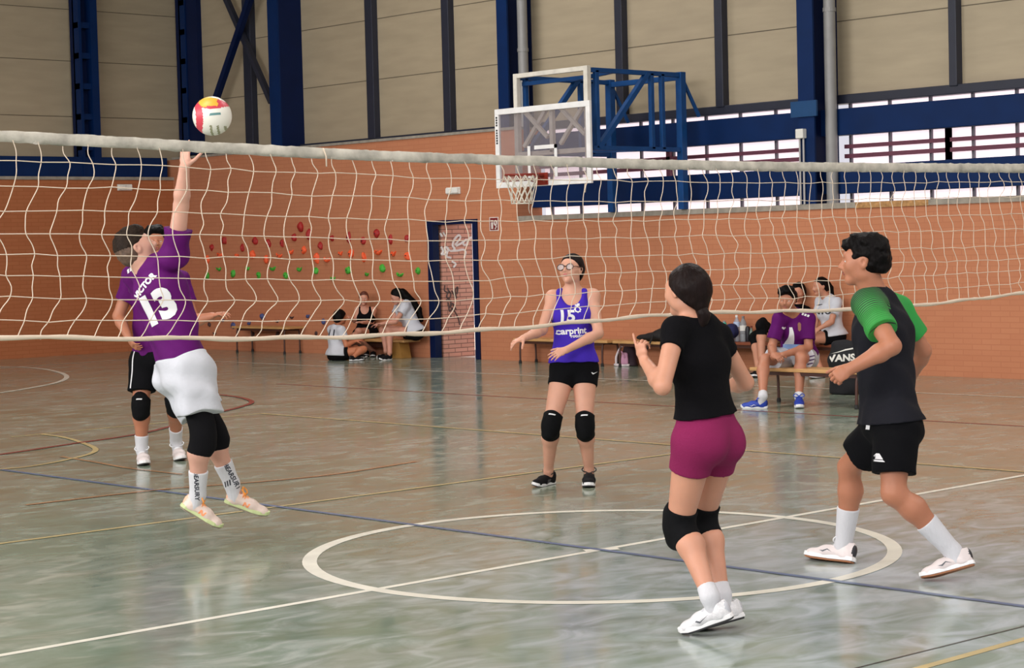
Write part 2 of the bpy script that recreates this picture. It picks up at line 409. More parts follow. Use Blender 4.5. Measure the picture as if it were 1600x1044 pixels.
stripe([(4.402, 9.35), (4.402, -9)], .045, M_yl, z=.004); stripe([(1.5, 9.35), (4.402, 9.35)], .045, M_yl)
stripe(spline(uv([(65, 679), (100, 684), (130, 693), (149, 702), (140, 710), (100, 720), (50, 729), (0, 734), (-50, 738)])), .05, M_yl, z=.005)
stripe([(0, -9), (0, 10.5)], .045, M_bl, z=.0035)
stripe([(7.286, -12), (7.286, 13)], .05, M_rl)
stripe(spline(uv([(-40, 716), (0, 711), (100, 696), (230, 676), (330, 648), (370, 638), (393, 630), (385, 624), (365, 620), (340, 617)])), .06, M_rl, z=.006)
stripe(spline(uv([(95, 714), (150, 723), (200, 732), (285, 742)])), .04, M_ol, z=.0045)
stripe(spline(uv([(40, 790), (250, 766), (400, 754), (520, 742), (650, 722)])), .04, M_ol, z=.0055)
stripe([(-3, -2.86), (.5, -2.98)], .012, M_kl)

# back wall: brickwork, door opening, window band, cladding
zs = lambda y, X=WX: on_plane(1600, y, 0, X)[2]
YD0, YD1 = on_wall(752, 561)[1], on_wall(674.5, 559)[1]; ZD = on_wall(712, 343.5)[2]
YB = on_wall(808, 300)[1]                         # end of the high brickwork
ZS = zs(305); ZH = on_wall(482, 231)[2]
wb = MB()
wb.box((WX, YD1, 0), (WX+.15, EY+.3, ZD)).box((WX, YD0, ZD), (WX+.5, YD1, ZH)).box((WX, YD1, ZD), (WX+.5, EY+.3, ZH)).box((WX, YB, 0), (WX+.15, YD0, ZD)).box((WX, YB, ZD), (WX+.5, YD0, ZH)).box((WX, -16, 0), (WX+.5, YB, ZS-.06))
struct(wb.build('wall_back', M_brick))
b1 = MB().box((WX-.02, -16, ZS-.07), (WX+.5, YB-.0, ZS)); struct(b1.build('trim_1', M_conc))
struct(MB().box((WX-.02, YB, ZH), (WX+.5, EY, ZH+.04)).build('trim_2', M_conc))
ya, yb_ = on_wall(1452, 315)[1], on_wall(1338, 318)[1]
struct(MB().box((WX-.022, ya, ZS-.075), (WX+.02, yb_, ZS-.004)).build('trim_3', mat('sill_bare_mortar', (176, 132, 84), rough=.9, var=.3, scale=20, bump=.5)))
# trim under the cladding, cladding panels with seams, mullions
Z0, Z1 = zs(138.5, WP), zs(123, WP)
struct(MB().box((WP-.1, -16, Z0), (WP+.1, EY+.2, Z1)).build('trim_5', M_trimd, bevel=.01))
mull = [(313, 300), (384, 397), (575.5, 588), (695, 707.5), (965.5, 978.5), (1121, 1135), (1486.5, 1501)]
pan = MB(); pan.box((WP, -16, Z1), (WP+.15, EY+.5, 9)); pn = struct(pan.build('wall_cladding', M_panel))
sm = MB()
for z in [on_plane(x, y, 0, WP)[2] for x, y in ((480, 138), (480, 47))]+[on_plane(480, 47, 0, WP)[2]+.9*k for k in (1, 2, 3)]:
    sm.box((WP-.004, -16, z-.006), (WP+.01, EY+.5, z+.006))
sm.build('seam', M_seam, pn)
for x0, x1 in mull[1:]:
    y0, y1 = on_plane(x1, 90, 0, WP-.06)[1], on_plane(x0, 90, 0, WP-.06)[1]
    struct(MB().box((WP-.12, y0+.02, Z1-.02), (WP+.02, y1, 9)).build('mullion', M_trimd, bevel=.008))
# steel columns (H sections standing in front of the cladding)
def column(xa, xb, ybot, name='steel_column', zb=None):
    y1, y0 = on_plane(xa, 110, 0, WX)[1], on_plane(xb, 110, 0, WX)[1]; z0 = ybot
    c = MB(); c.box((WX-.0, y0, z0), (WX+.03, y1, 9), 0); c.box((WX+.03, (y0+y1)/2-.012, z0), (WX+.5, (y0+y1)/2+.012, 9), 1); c.box((WX+.47, y0, z0), (WX+.5, y1, 9), 1)
    return struct(c.build(name, [M_blue, M_blued])), y0, y1
cA, a0, a1 = column(420, 435.5, ZH+.04); cB, b0, b1_ = column(777.5, 793.5, ZH+.04); cC, c0, c1 = column(1246, 1270.5, ZS)
struct(MB().box((WX+.03, a0, ZH+.04), (WX+.47, a0+.03, 9)).build('column_plate', M_blued))
MB().box((WX-.03, c0-.06, zs(172, WX)+.13), (WX+.0, c1+.10, zs(172, WX)+.33)).build('bracket', M_bluel, cC)
for k, (yy, zb) in enumerate(((b0, ZH+.04), (c0, ZS))):
    o = MB().tube([(WX+.22, yy-.10, zb), (WX+.22, yy-.10, 9)], .075, 16).build('drain_pipe', M_pipe, smooth=False, auto=40)
    tag(o, ('grey drain pipe running up beside the blue steel column behind the basketball hoop', 'grey drain pipe running up beside the blue column between the two windows')[k], 'pipe')
    MB().tube([(WX+.22, yy-.10, 4.55), (WX+.22, yy-.10, 4.6)], .084, 16).build('pipe_clamp', M_pipe, o)
cn = struct(MB().box((WX+.40, on_plane(313, 100, 0, WX+.45)[1], ZH+.04), (WX+.5, EY+.1, 9)).build('steel_column', M_blued))
st = MB()
for k, (u_, v_, dx_, w_) in enumerate((((353, -3), (424.5, 160), .3, .09), ((391, -3), (334, 165), .2, .1))):
    p_, q_ = on_plane(*u_, 0, WX+dx_), on_plane(*v_, 0, WX+dx_); t_ = (8.6-p_[2])/(p_[2]-q_[2]); st.bar(p_+(p_-q_)*t_, q_, w_, w_, mi=k)
struct(st.build('trim_6', [M_trimd, M_blued]))
# window band: beams, grilles, daylight behind
B1a, B1b, B2a, B2b = zs(190.8, WX+.3), zs(145.5, WX+.3), zs(289.7, WX+.3), zs(242.5, WX+.3)
YW = YB-.02
for n_, (za, zb) in enumerate(((B1a, B1b), (B2a, B2b))):
    struct(MB().box((WX+.28, -16, za), (WX+.46, YW, zb)).build('steel_beam', M_blue, bevel=.01))
def window(n, y0, y1):
    w = struct(MB().box((WX+.56, y0, ZS), (WX+.6, y1, Z0)).build('window_%d' % n, M_glow))
    g = MB(); k = 0; Yr = on_plane(1390, 230, 0, WX+.5)[1]
    yy = Yr-.61*math.floor((Yr-y0)/.61)
    while yy < y1: g.box((WX+.5, yy-.016, ZS), (WX+.54, yy+.016, Z0)); yy += .61
    g.build('glazing_bar', M_barg, w)
    h = MB()
    for a, b in ((470, 490), (540, 562)):
        h.box((WX+.44, y0, zs(101+b/4.35, WX+.45)), (WX+.49, y1, zs(99+a/4.35, WX+.45)))
    yy = on_plane(1481, 215, 0, WX+.45)[1]
    while yy < y1:
        h.box((WX+.44, yy-.035, B2b-.05), (WX+.49, yy+.035, B1a+.05)); yy += 4.6
    h.build('window_bar', M_bar, w)
window(1, c1-.05, YW); window(2, -16, c0-.13)
# door
dr = MB(); f = .06
yi0, yi1 = on_wall(743.5, 500)[1], on_wall(681.5, 500)[1]; zi = on_wall(712, 350.5)[2]
dr.box((WX-.03, YD0, 0), (WX+.1, yi0, ZD)).box((WX-.03, yi1, 0), (WX+.1, YD1, ZD)).box((WX-.03, yi0, zi), (WX+.1, yi1, ZD))
door = struct(dr.build('door_1', M_blued, bevel=.006))
leaf = MB().box((WX+.08, yi0-.12, .02), (WX+.92, yi0-.08, zi-.02)).build('door_leaf', M_blued, door)
MB().tube([(WX+.80, yi0-.08, 1.0), (WX+.80, yi0-.03, 1.0), (WX+.68, yi0-.03, 1.0)], .012).build('door_handle', M_pipe, leaf)
YO = yi1-.0
xo_ = on_plane(739.5, 450, 1, YO)[0]
wo = struct(MB().box((WX+.16, YO, -.05), (xo_, YO+.25, 2.7)).build('wall_outside', M_brick_out))
def scribble(pts, r, mt, seed, parent):
    MB().tube(spline([on_plane(x, y, 1, YO-.004) for x, y in pts], 6), r, 5).build('graffiti', mt, parent)
Mgw, Mgk = mat('spray_white', (250, 240, 235), rough=.8), mat('spray_dark', (96, 74, 70), rough=.8)
T = lambda L: [(640+x/3.73, 320+y/3.73) for x, y in L]
for L in ([(185,245),(195,270),(188,290),(210,280),(205,250),(225,255),(215,300),(240,310)], [(215,250),(240,270),(262,260),(250,235),(262,200),(285,178),(296,190),(280,215),(262,235)], [(270,240),(300,225),(330,205),(335,225),(318,235),(305,215)], [(240,270),(275,268),(310,262),(326,275),(318,310)], [(178,165),(190,185)], [(195,160),(207,182)], [(335,210),(350,195),(362,190)], [(245,330),(268,345),(255,365)]): scribble(T(L), .018, Mgw, 1, wo)
for L in ([(205,470),(203,500),(225,510),(222,485)], [(228,500),(240,520),(232,545),(215,535),(226,505)], [(245,500),(272,545),(265,500),(280,480),(276,520)], [(212,555),(240,560),(236,600),(250,575),(270,610)], [(240,655),(242,645)], [(245,600),(262,620),(283,660),(292,700)], [(225,570),(232,620),(248,605)]): scribble(T(L), .012, Mgk, 2, wo)
# end wall
ZE0, ZE1, ZE2 = on_end(100, 281)[2], on_end(100, 276)[2], on_end(100, 244.5)[2]
struct(MB().box((-16, EY, 0), (WX, EY+.5, ZE0-.0)).build('wall_end', M_brick_end))
struct(MB().box((-16, EY-.03, ZE0), (WX, EY+.4, ZE1)).build('trim_7', M_conc))
struct(MB().box((-16, EY+.05, ZE1), (WX-.08, EY+.35, ZE2)).build('steel_beam', M_blue, bevel=.01))
pe = struct(MB().box((-16, EY+.4, ZE1), (WP+.2, EY+.55, 9)).build('wall_cladding', M_panel))
se = MB()
for y in (95, 182): z = on_end(100, y, EY+.4)[2]; se.box((-16, EY+.394, z-.006), (WP, EY+.41, z+.006))
for k in range(3): z = on_end(100, 95, EY+.4)[2]+.9*(k+1); se.box((-16, EY+.394, z-.006), (WP, EY+.41, z+.006))
se.build('seam', M_seam, pe)
def lattice_column(px0, px1):
    x0, x1 = on_end(px0, 100, EY+.2)[0], on_end(px1, 100, EY+.2)[0]; xm = x0+(x1-x0)*.62
    c = MB(); c.box((x0, EY+.035, ZE1), (x0+.05, EY+.24, 9)); c.box((xm, EY+.03, ZE1), (x1, EY+.39, 9)); c.box((x0, EY+.2, ZE2), (xm, EY+.34, 9), 1)
    z = ZE2+.12
    while z < 9: c.box((x0, EY+.06, z), (xm, EY+.2, z+.1)); z += .53
    struct(c.build('steel_column', [M_blue, M_blued]))
lattice_column(117, 146); lattice_column(-190, -150)
x0, x1 = on_end(283, 100, EY+.2)[0], on_end(300, 100, EY+.2)[0]
lattice_column(283, 301)
struct(MB().box((-16, -16, 8.6), (WP+.12, EY+.5, 8.8)).build('ceiling', M_ceil))
# ================================================================== THE NET
M_cord = mat('net_cord', (214, 196, 176), spec=.2, rough=.85, var=.06); M_tape = mat('net_tape', (190, 184, 172), spec=.2, rough=.9, var=.3, scale=9, bump=.5, bscale=30)
net = empty('volleyball_net', (0, 0, 0), 'white volleyball net stretched across the hall in front of the players', 'net')
NET = lambda x, y: on_plane(x, y, 1, 0)
TOP = [(-160, 197), (0, 204), (200, 214), (400, 226), (600, 236), (800, 243), (1000, 249), (1200, 253), (1400, 255), (1600, 256), (1780, 256)]
TBOT = [(-160, 215), (0, 222), (200, 232), (400, 243), (600, 252), (800, 258), (1000, 264), (1200, 267.5), (1400, 269), (1600, 270), (1780, 270)]
BOT = [(-160, 525), (0, 527), (200, 529), (400, 529), (560, 526), (700, 519), (830, 511), (930, 501), (1010, 494), (1100, 489), (1200, 487), (1330, 484), (1400, 481), (1500, 470), (1600, 458), (1780, 440)]
ROW = {-160: (247, 288, 327, 364, 396, 429, 464, 499), 30: (253, 291, 329, 365, 397, 430, 465, 500), 330: (263, 298, 334, 368, 403, 437, 470, 503), 700: (279, 313, 346, 377, 408, 440, 471, 497), 1000: (283, 316, 345, 371, 400, 425, 452, 473), 1250: (286, 313, 341, 366, 393, 417, 441, 465), 1550: (284.6, 308, 335.5, 359, 385, 406, 425, 446), 1780: (284, 306, 331, 353, 375, 394, 410, 425)}
def sample(L, ax=0):
    P = [NET(*q) for q in L]; xs = [p[0] for p in P]; zz = [p[2] for p in P]; return lambda x: float(np.interp(x, xs, zz))
ztop, ztb, zbot = sample(TOP), sample(TBOT), sample(BOT)
zrow = [sample([(k, ROW[k][i]) for k in sorted(ROW)]) for i in range(8)]
XL, XR = NET(-150, 215)[0], NET(1770, 260)[0]
Xs = np.arange(XL, XR, .123); rr_ = np.random.RandomState(5)
# where each upright cord crosses each row: the slack pattern changes slowly along the net (metres)
PAT = {-4.0: (0, .01, -.015, -.05, -.085, -.045, -.05, -.075, -.12, -.16), -2.2: (0, .03, .0, -.04, -.05, -.02, -.03, .02, -.06, -.12), -.6: (0, .03, .0, .0, .01, -.01, .03, .06, .0, -.04), 1.0: (0, .03, .03, .0, .0, .05, .06, .03, .07, .02), 3.0: (0, .0, -.01, .0, .05, .06, .10, .07, .10, .10), 4.6: (0, .01, .0, .02, .05, .05, .08, .11, .09, .12)}
pk = sorted(PAT)
off = lambda x, i: float(np.interp(x, pk, [PAT[k][i] for k in pk]))
nodes = []
for x in Xs:
    j = rr_.randn(10)*.008; ph = rr_.rand()*6
    nodes.append([x+off(x, i)+(j[i] if 0 < i else 0) for i in range(10)])
mesh = MB()
for i, x in enumerate(Xs):
    zl = [ztb(x)+.01]+[zrow[k](x) for k in range(8)]+[zbot(x)]
    P = []
    for k in range(10):
        P.append(V3(nodes[i][k], rr_.randn()*.004, zl[k]))
        if k < 9:
            mid = (P[-1]+V3(nodes[i][k+1], 0, zl[k+1]))/2; s = (1 if (k+int(i*.37)) % 2 else -1)*rr_.uniform(-.3, 1)
            P.append(mid+V3(s*.014, rr_.randn()*.006, 0))
    mesh.tube(spline(P, 3), .0024, 5)
for k in range(8):
    P = [V3(nodes[i][k+1], 0, zrow[k](nodes[i][k+1])+rr_.randn()*.003) for i in range(len(Xs))]
    P = [V3(XL-.1, 0, P[0][2])]+P+[V3(XR+.1, 0, P[-1][2])]
    mesh.tube(P, .0024, 5)
mesh.build('net_mesh', M_cord, net, smooth=True)
bt = spline([V3(x, 0, zbot(x)+.004*math.sin(i*1.7)) for i, x in enumerate(np.linspace(XL-.1, XR+.1, 60))], 3)
MB().tube(bt, 0.0105, 8, rs=[.0105+.0018*math.sin(i*.9)+.0015*rr_.randn()*.5 for i in range(len(bt))]).build('bottom_rope', M_cord, net, smooth=True)
tp = MB(); N = 240; V = []
for i in range(N+1):
    x = XL-.1+(XR-XL+.2)*i/N; zt, zb = ztop(x), ztb(x)
    for k, (yy, t) in enumerate(((-.003, 1), (.003, 1), (.005, .5), (.003, 0), (-.003, 0), (-.005, .5))):
        V.append(V3(x, yy+.004*math.sin(i*1.3+k)+rr_.randn()*.0012, zb+(zt-zb)*t+rr_.randn()*.0016))
tp.add(V, [(i*6+k, i*6+(k+1) % 6, (i+1)*6+(k+1) % 6, (i+1)*6+k) for i in range(N) for k in range(6)])
tp.build('top_tape', M_tape, net, smooth=True)
for x, y in ((503, 238),):
    kn = MB(); p = NET(x, y); kn.tube([p+V3(0, -.012, .02), p+V3(.01, -.02, -.02), p+V3(.012, -.018, -.07)], .004, 5)
    kn.build('tie_cord', M_cord, net, smooth=True)

# ================================================================== THE BALL
def volleyball():
    c = at(331.5, 181.5, 10.6); R = .105
    root = []
    bm = bmesh.new(); bmesh.ops.create_icosphere(bm, subdivisions=5, radius=R)
    up = unit(CU*.75-CF*.55+CR*.1); ri = unit(CR-up*(CR @ up)); fw = np.cross(up, ri)
    me = bpy.data.meshes.new('volleyball')
    ms = [mat('ball_white', (232, 228, 216), rough=.4, var=.03), mat('ball_red', (205, 62, 78), rough=.4), mat('ball_yellow', (226, 176, 62), rough=.4), mat('ball_seam', (196, 190, 178), rough=.6), mat('ball_olive', (150, 148, 116), rough=.5)]
    for f in bm.faces:
        p = f.calc_center_median(); p = np.array(p)/np.linalg.norm(p); a, b, d = p @ CR, p @ CU, -(p @ CF)
        lon = math.atan2(a-.0, d); k = 0
        arc = a+.52+.32*(b+.2)**2
        if -.2 < arc < .2 and b < .75: k = 1
        if b > .28+.25*a*a and a > -.62 and b+.35*a < .95: k = 1 if b < .5+.15*math.sin(a*6) or a > .35 else 2
        if -.05 < a < .42 and .42 < b < .78 and a+b < 1.0: k = 2
        if b < -.55 and a > -.1: k = 4 if int((a+1)*9) % 3 == 0 else 0
        f.material_index = k; f.smooth = True
    for v in bm.verts: v.co = v.co+Vector(c)
    bm.to_mesh(me); bm.free()
    for q in ms: me.materials.append(q)
    o = bpy.data.objects.new('volleyball', me); COL.objects.link(o)
    tag(o, 'white and red volleyball in the air above the net tape', 'ball')
    for pol, dx, dy, m_ in (([(-.03, -.008), (.03, .0), (.028, .012), (-.026, .006)], .03, -.002, mat('ball_teal', (96, 142, 140), rough=.5)), ([(-.03, -.004), (.03, .004), (.03, .01), (-.03, .003)], .03, .03, ms[1])):
        put_print('printed_mark', poly_mesh([pol]), m_, c+CR*dx+CU*dy, CR, CU, o, o, .0006, .006)
    return o
ball = volleyball()

# ================================================================== BASKETBALL HOOP
XBd = 10.21
hoop = empty('basketball_hoop', (WX, 11, 2.6), 'basketball hoop with clear backboard on a blue wall frame', 'basketball hoop')
M_wp = mat('paint_white_worn', (214, 208, 196), rough=.5, var=.12, scale=8)
BW = lambda x, y, X=XBd: on_plane(x, y, 0, X)
c0_, c1_ = BW(774, 171.5), BW(925.5, 286.5); yl, yr = c0_[1], c1_[1]; zb_, zt_ = BW(777, 294)[2], c0_[2]; zb_ = (zb_+c1_[2])/2
fr = MB(); w_ = .075
for lo, hi in (((yr, zb_), (yl, zb_+w_)), ((yr, zt_-w_), (yl, zt_)), ((yr, zb_+w_), (yr+w_, zt_-w_)), ((yl-w_, zb_+w_), (yl, zt_-w_))):
    fr.box((XBd-.02, lo[0], lo[1]), (XBd+.02, hi[0], hi[1]))
board = fr.build('backboard_frame', mat('board_white', (236, 234, 232), rough=.35), hoop, bevel=.004)
gl = bpy.data.materials.new('acrylic'); gl.use_nodes = True; nt = gl.node_tree; nt.nodes.remove(nt.nodes['Principled BSDF'])
mx = nt.nodes.new('ShaderNodeMixShader'); tr = nt.nodes.new('ShaderNodeBsdfTransparent'); gs = nt.nodes.new('ShaderNodeBsdfGlossy'); df = nt.nodes.new('ShaderNodeBsdfDiffuse'); m2 = nt.nodes.new('ShaderNodeMixShader'); nz = nt.nodes.new('ShaderNodeTexNoise'); nz.inputs['Scale'].default_value = 3
tr.inputs[0].default_value = (.86, .85, .86, 1); gs.inputs['Roughness'].default_value = .12; df.inputs[0].default_value = lin((210, 200, 205))+(1,)
mr = nt.nodes.new('ShaderNodeMapRange'); mr.inputs[3].default_value = .04; mr.inputs[4].default_value = .22; nt.links.new(nz.outputs['Fac'], mr.inputs[0])
nt.links.new(mr.outputs[0], mx.inputs[0]); nt.links.new(tr.outputs[0], mx.inputs[1]); nt.links.new(df.outputs[0], mx.inputs[2]); m2.inputs[0].default_value = .06
nt.links.new(mx.outputs[0], m2.inputs[1]); nt.links.new(gs.outputs[0], m2.inputs[2]); nt.links.new(m2.outputs[0], nt.nodes['Material Output'].inputs[0])
MB().box((XBd-.006, yr+w_*.8, zb_+w_*.8), (XBd+.006, yl-w_*.8, zt_-w_*.8)).build('backboard_pane', gl, hoop)
sq = MB(); s0, s1 = BW(825, 228), BW(870, 225); ya_, yb2 = s1[1]-.01, s0[1]; zq = BW(845, 227)[2]
for lo, hi in (((ya_, zq-.05), (yb2-.13, zq)), ((ya_, zq-.42), (ya_+.05, zq)), ((yb2-.05, zq-.42), (yb2, zq-.0))):
    sq.box((XBd-.012, lo[0], lo[1]), (XBd-.0065, hi[0], hi[1]))
sq.build('target_square', mat('board_white', (236, 234, 232)), hoop)
yc = (yl+yr)/2; zr = BW(842, 274)[2]
rc = V3(XBd-.40, yc, zr); ring = [rc+V3(math.cos(a)*.225, math.sin(a)*.225, 0) for a in np.linspace(0, 2*math.pi, 33)[:-1]]
M_or = mat('rim_orange', (136, 40, 26), rough=.45)
rim = MB().tube(ring, .011, 8, closed=True).box((XBd-.19, yc-.05, zr-.012), (XBd-.02, yc+.05, zr+.012)).box((XBd-.032, yc-.11, zr-.13), (XBd-.02, yc+.11, zr+.03))
for s in (-1, 1): rim.bar((XBd-.03, yc+s*.08, zr-.1), (XBd-.32, yc+s*.2, zr-.01), .012, .012)
rim.build('rim', M_or, hoop, auto=40)
nm = MB(); K = 12
for s in (-1, 1):
    for k in range(K):
        P = []
        for i in range(9):
            t = i/8; r = .222-.085*min(1, t*1.25); a = 2*math.pi*(k+s*t*2.0)/K; P.append(rc+V3(math.cos(a)*r, math.sin(a)*r, -.01-.36*t))
        nm.tube(P, .0065, 5)
nm.tube([rc+V3(math.cos(a)*.136, math.sin(a)*.136, -.37) for a in np.linspace(0, 6.283, 25)[:-1]], .007, 5, closed=True)
nm.tube([rc+V3(.13, 0, -.36), rc+V3(.13, .01, -.44), rc+V3(.14, .0, -.5)], .005, 5)
nm.build('rim_net', mat('net_cotton', (226, 220, 206), rough=.8), hoop, smooth=True)
# white carrying frame behind the board, blue arms back to the wall
XF = XBd+.07; pt = lambda x, y, X=XF: on_plane(x, y, 0, X)
yA, yB_, zT = pt(807, 120)[1], pt(917, 108)[1], pt(860, 113)[2]; zM = pt(860, 238)[2]
wf = MB(); bar = lambda p, q, w=.06: wf.bar(p, q, w, w, (1, 0, 0))
bar((XF, yA, zT), (XF, yB_, zT)); bar((XF, yA, zT+.03), (XF, yA, zb_+.1), .07); bar((XF, yB_, zT+.03), (XF, yB_, zb_+.1), .07); bar((XF, yA, zM), (XF, yB_, zM))
zX = zt_-.05; zY = zM+.2; yc2 = (yA+yB_)/2
bar((XF, yc2, zX), (XF, yc2, zM)); q = .05
for a, b in ((yA-.05, yc2+.08), (yc2-.08, yB_+.05)):
    bar((XF+.02, a-.12*(a-b), zX), (XF+.02, b+.05*(a-b), zY), q); bar((XF+.05, b+.15*(a-b), zX), (XF+.05, a-.02, zY-.1), q)
wf.build('white_frame', M_wp, hoop, bevel=.004)
XW1 = WX-.05; M_fb = mat('frame_blue', (14, 66, 122), spec=.3, rough=.5, var=.12)
for nm_, yy in (('left', yA), ('right', yB_)):
    a = MB(); B = lambda p, q, w=.06: a.bar((p[0], yy, p[1]), (q[0], yy, q[1]), w, w, (0, 1, 0))
    z1, z0 = zT-.02, zM+.02; X0 = XF+.06; L = XW1-X0
    B((X0, z1), (XW1, z1)); B((X0, z0), (XW1, z0)); B((X0+.1, z1), (X0+.1, z0)); B((X0+L*.66, z1), (X0+L*.66, z0)); B((X0+L*.78, z1), (X0+L*.78, z0))
    B((X0+L*.62, z1), (X0+.12, z0), .07); a.bar((XW1, yy, z1+.04), (XW1, yy, ZS+.0), .1, .1, (0, 1, 0))
    a.bar((XW1, yy, z1), (WX+.25, yy-.05, z1-.55), .04, .04)
    a.build('support_arm', M_fb, hoop, bevel=.004)
for a_, b_, w__ in (((XF+1.0, yA, zT-.02), (XF+.5, yB_, zT-.02), .05), ((XF+.1, yA, zM+.02), (XF+1.2, yB_, zM+.02), .05), ((XW1, yA, zT-.05), (XW1, yB_, zT-.05), .07), ((XF+.12, yA, zT-.1), (XF+.12, yB_, zT-.1), .05)):
    MB().bar(a_, b_, w__, w__).build('cross_bar', M_fb, hoop)
tb = MB()
for t, yy0, zz0 in ((1, 0, 0),):
    k = 0
    for ch in 'ABCDEFGHIJ':
        if k == 4: k += 1
        tb.box((XBd-.0225, yl-.055, zt_-.1-k*.034-.024), (XBd-.0205, yl-.025, zt_-.1-k*.034)); k += 1
tb.build('board_lettering', mat('print_black', (30, 30, 34)), hoop)
MB().tube([(XBd, BW(915, 290)[1], zb_), (XBd-.01, BW(915, 290)[1], zb_-.06), (XBd, BW(915, 290)[1]+.02, zb_-.11)], .012, 6).build('loose_cord', M_cord, hoop)

# ================================================================== SMALL WALL FIXTURES
def wall_light(c, size, axis, label):
    r = empty('emergency_light', c, label, 'light'); w, h, d = size; c = np.array(c)
    X = V3(0, 1, 0) if axis == 0 else V3(1, 0, 0); Nn = V3(-1, 0, 0) if axis == 0 else V3(0, -1, 0)
    def bx(n, m, w, h, d0, d1, z=0):
        a = c-X*w/2+Nn*d0+V3(0, 0, z-h/2); b = c+X*w/2+Nn*d1+V3(0, 0, z+h/2)
        MB().box(np.minimum(a, b), np.maximum(a, b)).build(n, m, r, bevel=.006)
    bx('housing', M_white, w, h, 0, d*.5); bx('diffuser', mat('diffuser', (238, 236, 230), rough=.3), w*.9, h*.75, d*.5, d)
    bx('rib', M_white, w*.06, h*.75, d, d+.004)
p0, p1 = on_wall(699.5, 304), on_wall(720, 292)
wall_light(((p0+p1)/2), (abs(p0[1]-p1[1]), abs(p1[2]-p0[2]), .06), 0, 'white emergency light box on the brick above and left of the fire hose sign')
p0, p1 = on_end(183, 298), on_end(205, 288)
wall_light(((p0+p1)/2), (abs(p0[0]-p1[0]), abs(p1[2]-p0[2]), .06), 1, 'white emergency light box high on the dim end wall above the jumping player')
p0, p1 = on_wall(765.5, 361), on_wall(779, 339); sc_ = (p0+p1)/2; sw, sh = abs(p0[1]-p1[1]), abs(p1[2]-p0[2])
sg = MB().box((WX-.006, sc_[1]-sw/2, sc_[2]-sh/2), (WX, sc_[1]+sw/2, sc_[2]+sh/2)).build('fire_sign', mat('sign_white', (225, 215, 208)))
tag(sg, 'red and white fire hose sign on the brick wall right of the doorway', 'sign')
MB().box((WX-.008, sc_[1]-sw*.42, sc_[2]-sh*.44), (WX-.006, sc_[1]+sw*.42, sc_[2]+sh*.44)).build('red_field', mat('sign_red', (120, 22, 24)), sg)
s_ = MB(); K_ = lambda a, b, c_, d: s_.box((WX-.0095, sc_[1]-sw*c_, sc_[2]+sh*b), (WX-.008, sc_[1]-sw*a, sc_[2]+sh*d))
K_(-.30, -.36, -.08, .12); K_(-.24, .14, -.14, .22); K_(-.34, .22, -.05, .28)
ang = np.linspace(0, 2*math.pi, 17)[:-1]
s_.tube([(WX-.009, sc_[1]-sw*.2+math.cos(a)*sw*.13, sc_[2]+sh*.08+math.sin(a)*sh*.16) for a in ang], .012, 5, closed=True)
s_.tube([(WX-.009, sc_[1]-sw*.12, sc_[2]-sh*.05), (WX-.009, sc_[1]-sw*.3, sc_[2]-sh*.2), (WX-.009, sc_[1]-sw*.15, sc_[2]-sh*.36)], .012, 5)
s_.build('pictogram', mat('sign_white', (225, 215, 208)), sg)
jb = on_plane(1253, 209, 0, WX-.02)
r = empty('junction_box', jb, 'small white junction box with two conduits on the blue column between the windows', 'junction box')
MB().box(jb+V3(-.06, -.06, -.06), jb+V3(.02, .06, .06)).build('housing', M_white, r, bevel=.008)
for k in (-.03, .03): MB().tube([(WX-.03, jb[1]+k, jb[2]-.06), (WX-.03, jb[1]+k, ZS)], .013, 8).build('conduit', mat('conduit_grey', (176, 172, 170), rough=.5), r)

# ================================================================== CLIMBING HOLDS
def hold(px, py, r, m, name, label, group, seed, kind=0):
    R = np.random.RandomState(seed); c = on_wall(px, py); bm = bmesh.new(); bmesh.ops.create_icosphere(bm, subdivisions=3, radius=1)
    ay, az = 1, 1
    if kind == 1: ay, az = .75, 1.25
    for v in bm.verts:
        p = np.array(v.co); k = 1+.22*wob((V3(p[0])[0]*1.0, p[1], p[2]), 3.2, seed)
        y, z, d = p[1]*k*ay, p[2]*k*az, max(p[0]*k, -.05)
        if kind == 2: y2 = y; z = z*.45+.65*(y*y)-.2; y = y2*1.25       # crescent
        if kind == 3: y, z = z*.8, y*.45+.6*(z*z)
        v.co = V3(c[0]-d*r*.75, c[1]+y*r, c[2]+z*r)
    for f in bm.faces: f.smooth = True
    me = bpy.data.meshes.new(name); bm.to_mesh(me); bm.free(); me.materials.append(m)
    o = bpy.data.objects.new(name, me); COL.objects.link(o); tag(o, label, 'climbing hold', group)
    MB().lathe([(r*.16, 0), (r*.16, .006), (r*.08, .006)], c-V3(r*.7, 0, 0), 8, ax=(-1, 0, 0)).build('bolt', M_trimd, o)
HR, HO, HG, HB, HD = mat('hold_red', (168, 34, 32), rough=.6), mat('hold_orange', (250, 98, 52), rough=.6), mat('hold_green', (70, 172, 52), rough=.6), mat('hold_blue', (70, 80, 128), rough=.6), mat('hold_dark', (70, 46, 44), rough=.7)
q = lambda L: [(300+x/3.867, 330+y/3.867) for x, y in L]
red = q([(122,220),(198,180),(308,222),(383,180),(465,195),(547,193),(620,160),(660,95),(708,140),(778,210),(848,162),(950,160),(1037,180),(1118,135),(1202,172),(1300,165)])
ora = q([(98,290),(172,265),(275,270),(368,262),(450,288),(530,270),(603,250),(678,238),(757,285),(820,295),(900,260),(963,258),(1043,280),(1128,248),(1220,262),(1303,268)])
gre = q([(95,390),(165,350),(250,375),(340,348),(405,388),(490,348),(570,388),(653,355),(750,360),(853,408),(945,357),(1060,385),(1152,347),(1260,385),(1368,360)])
blu = [(320+x/8, 450+y/8) for x, y in ((230,410),(360,470),(560,450),(725,365),(1295,360),(1490,425))]
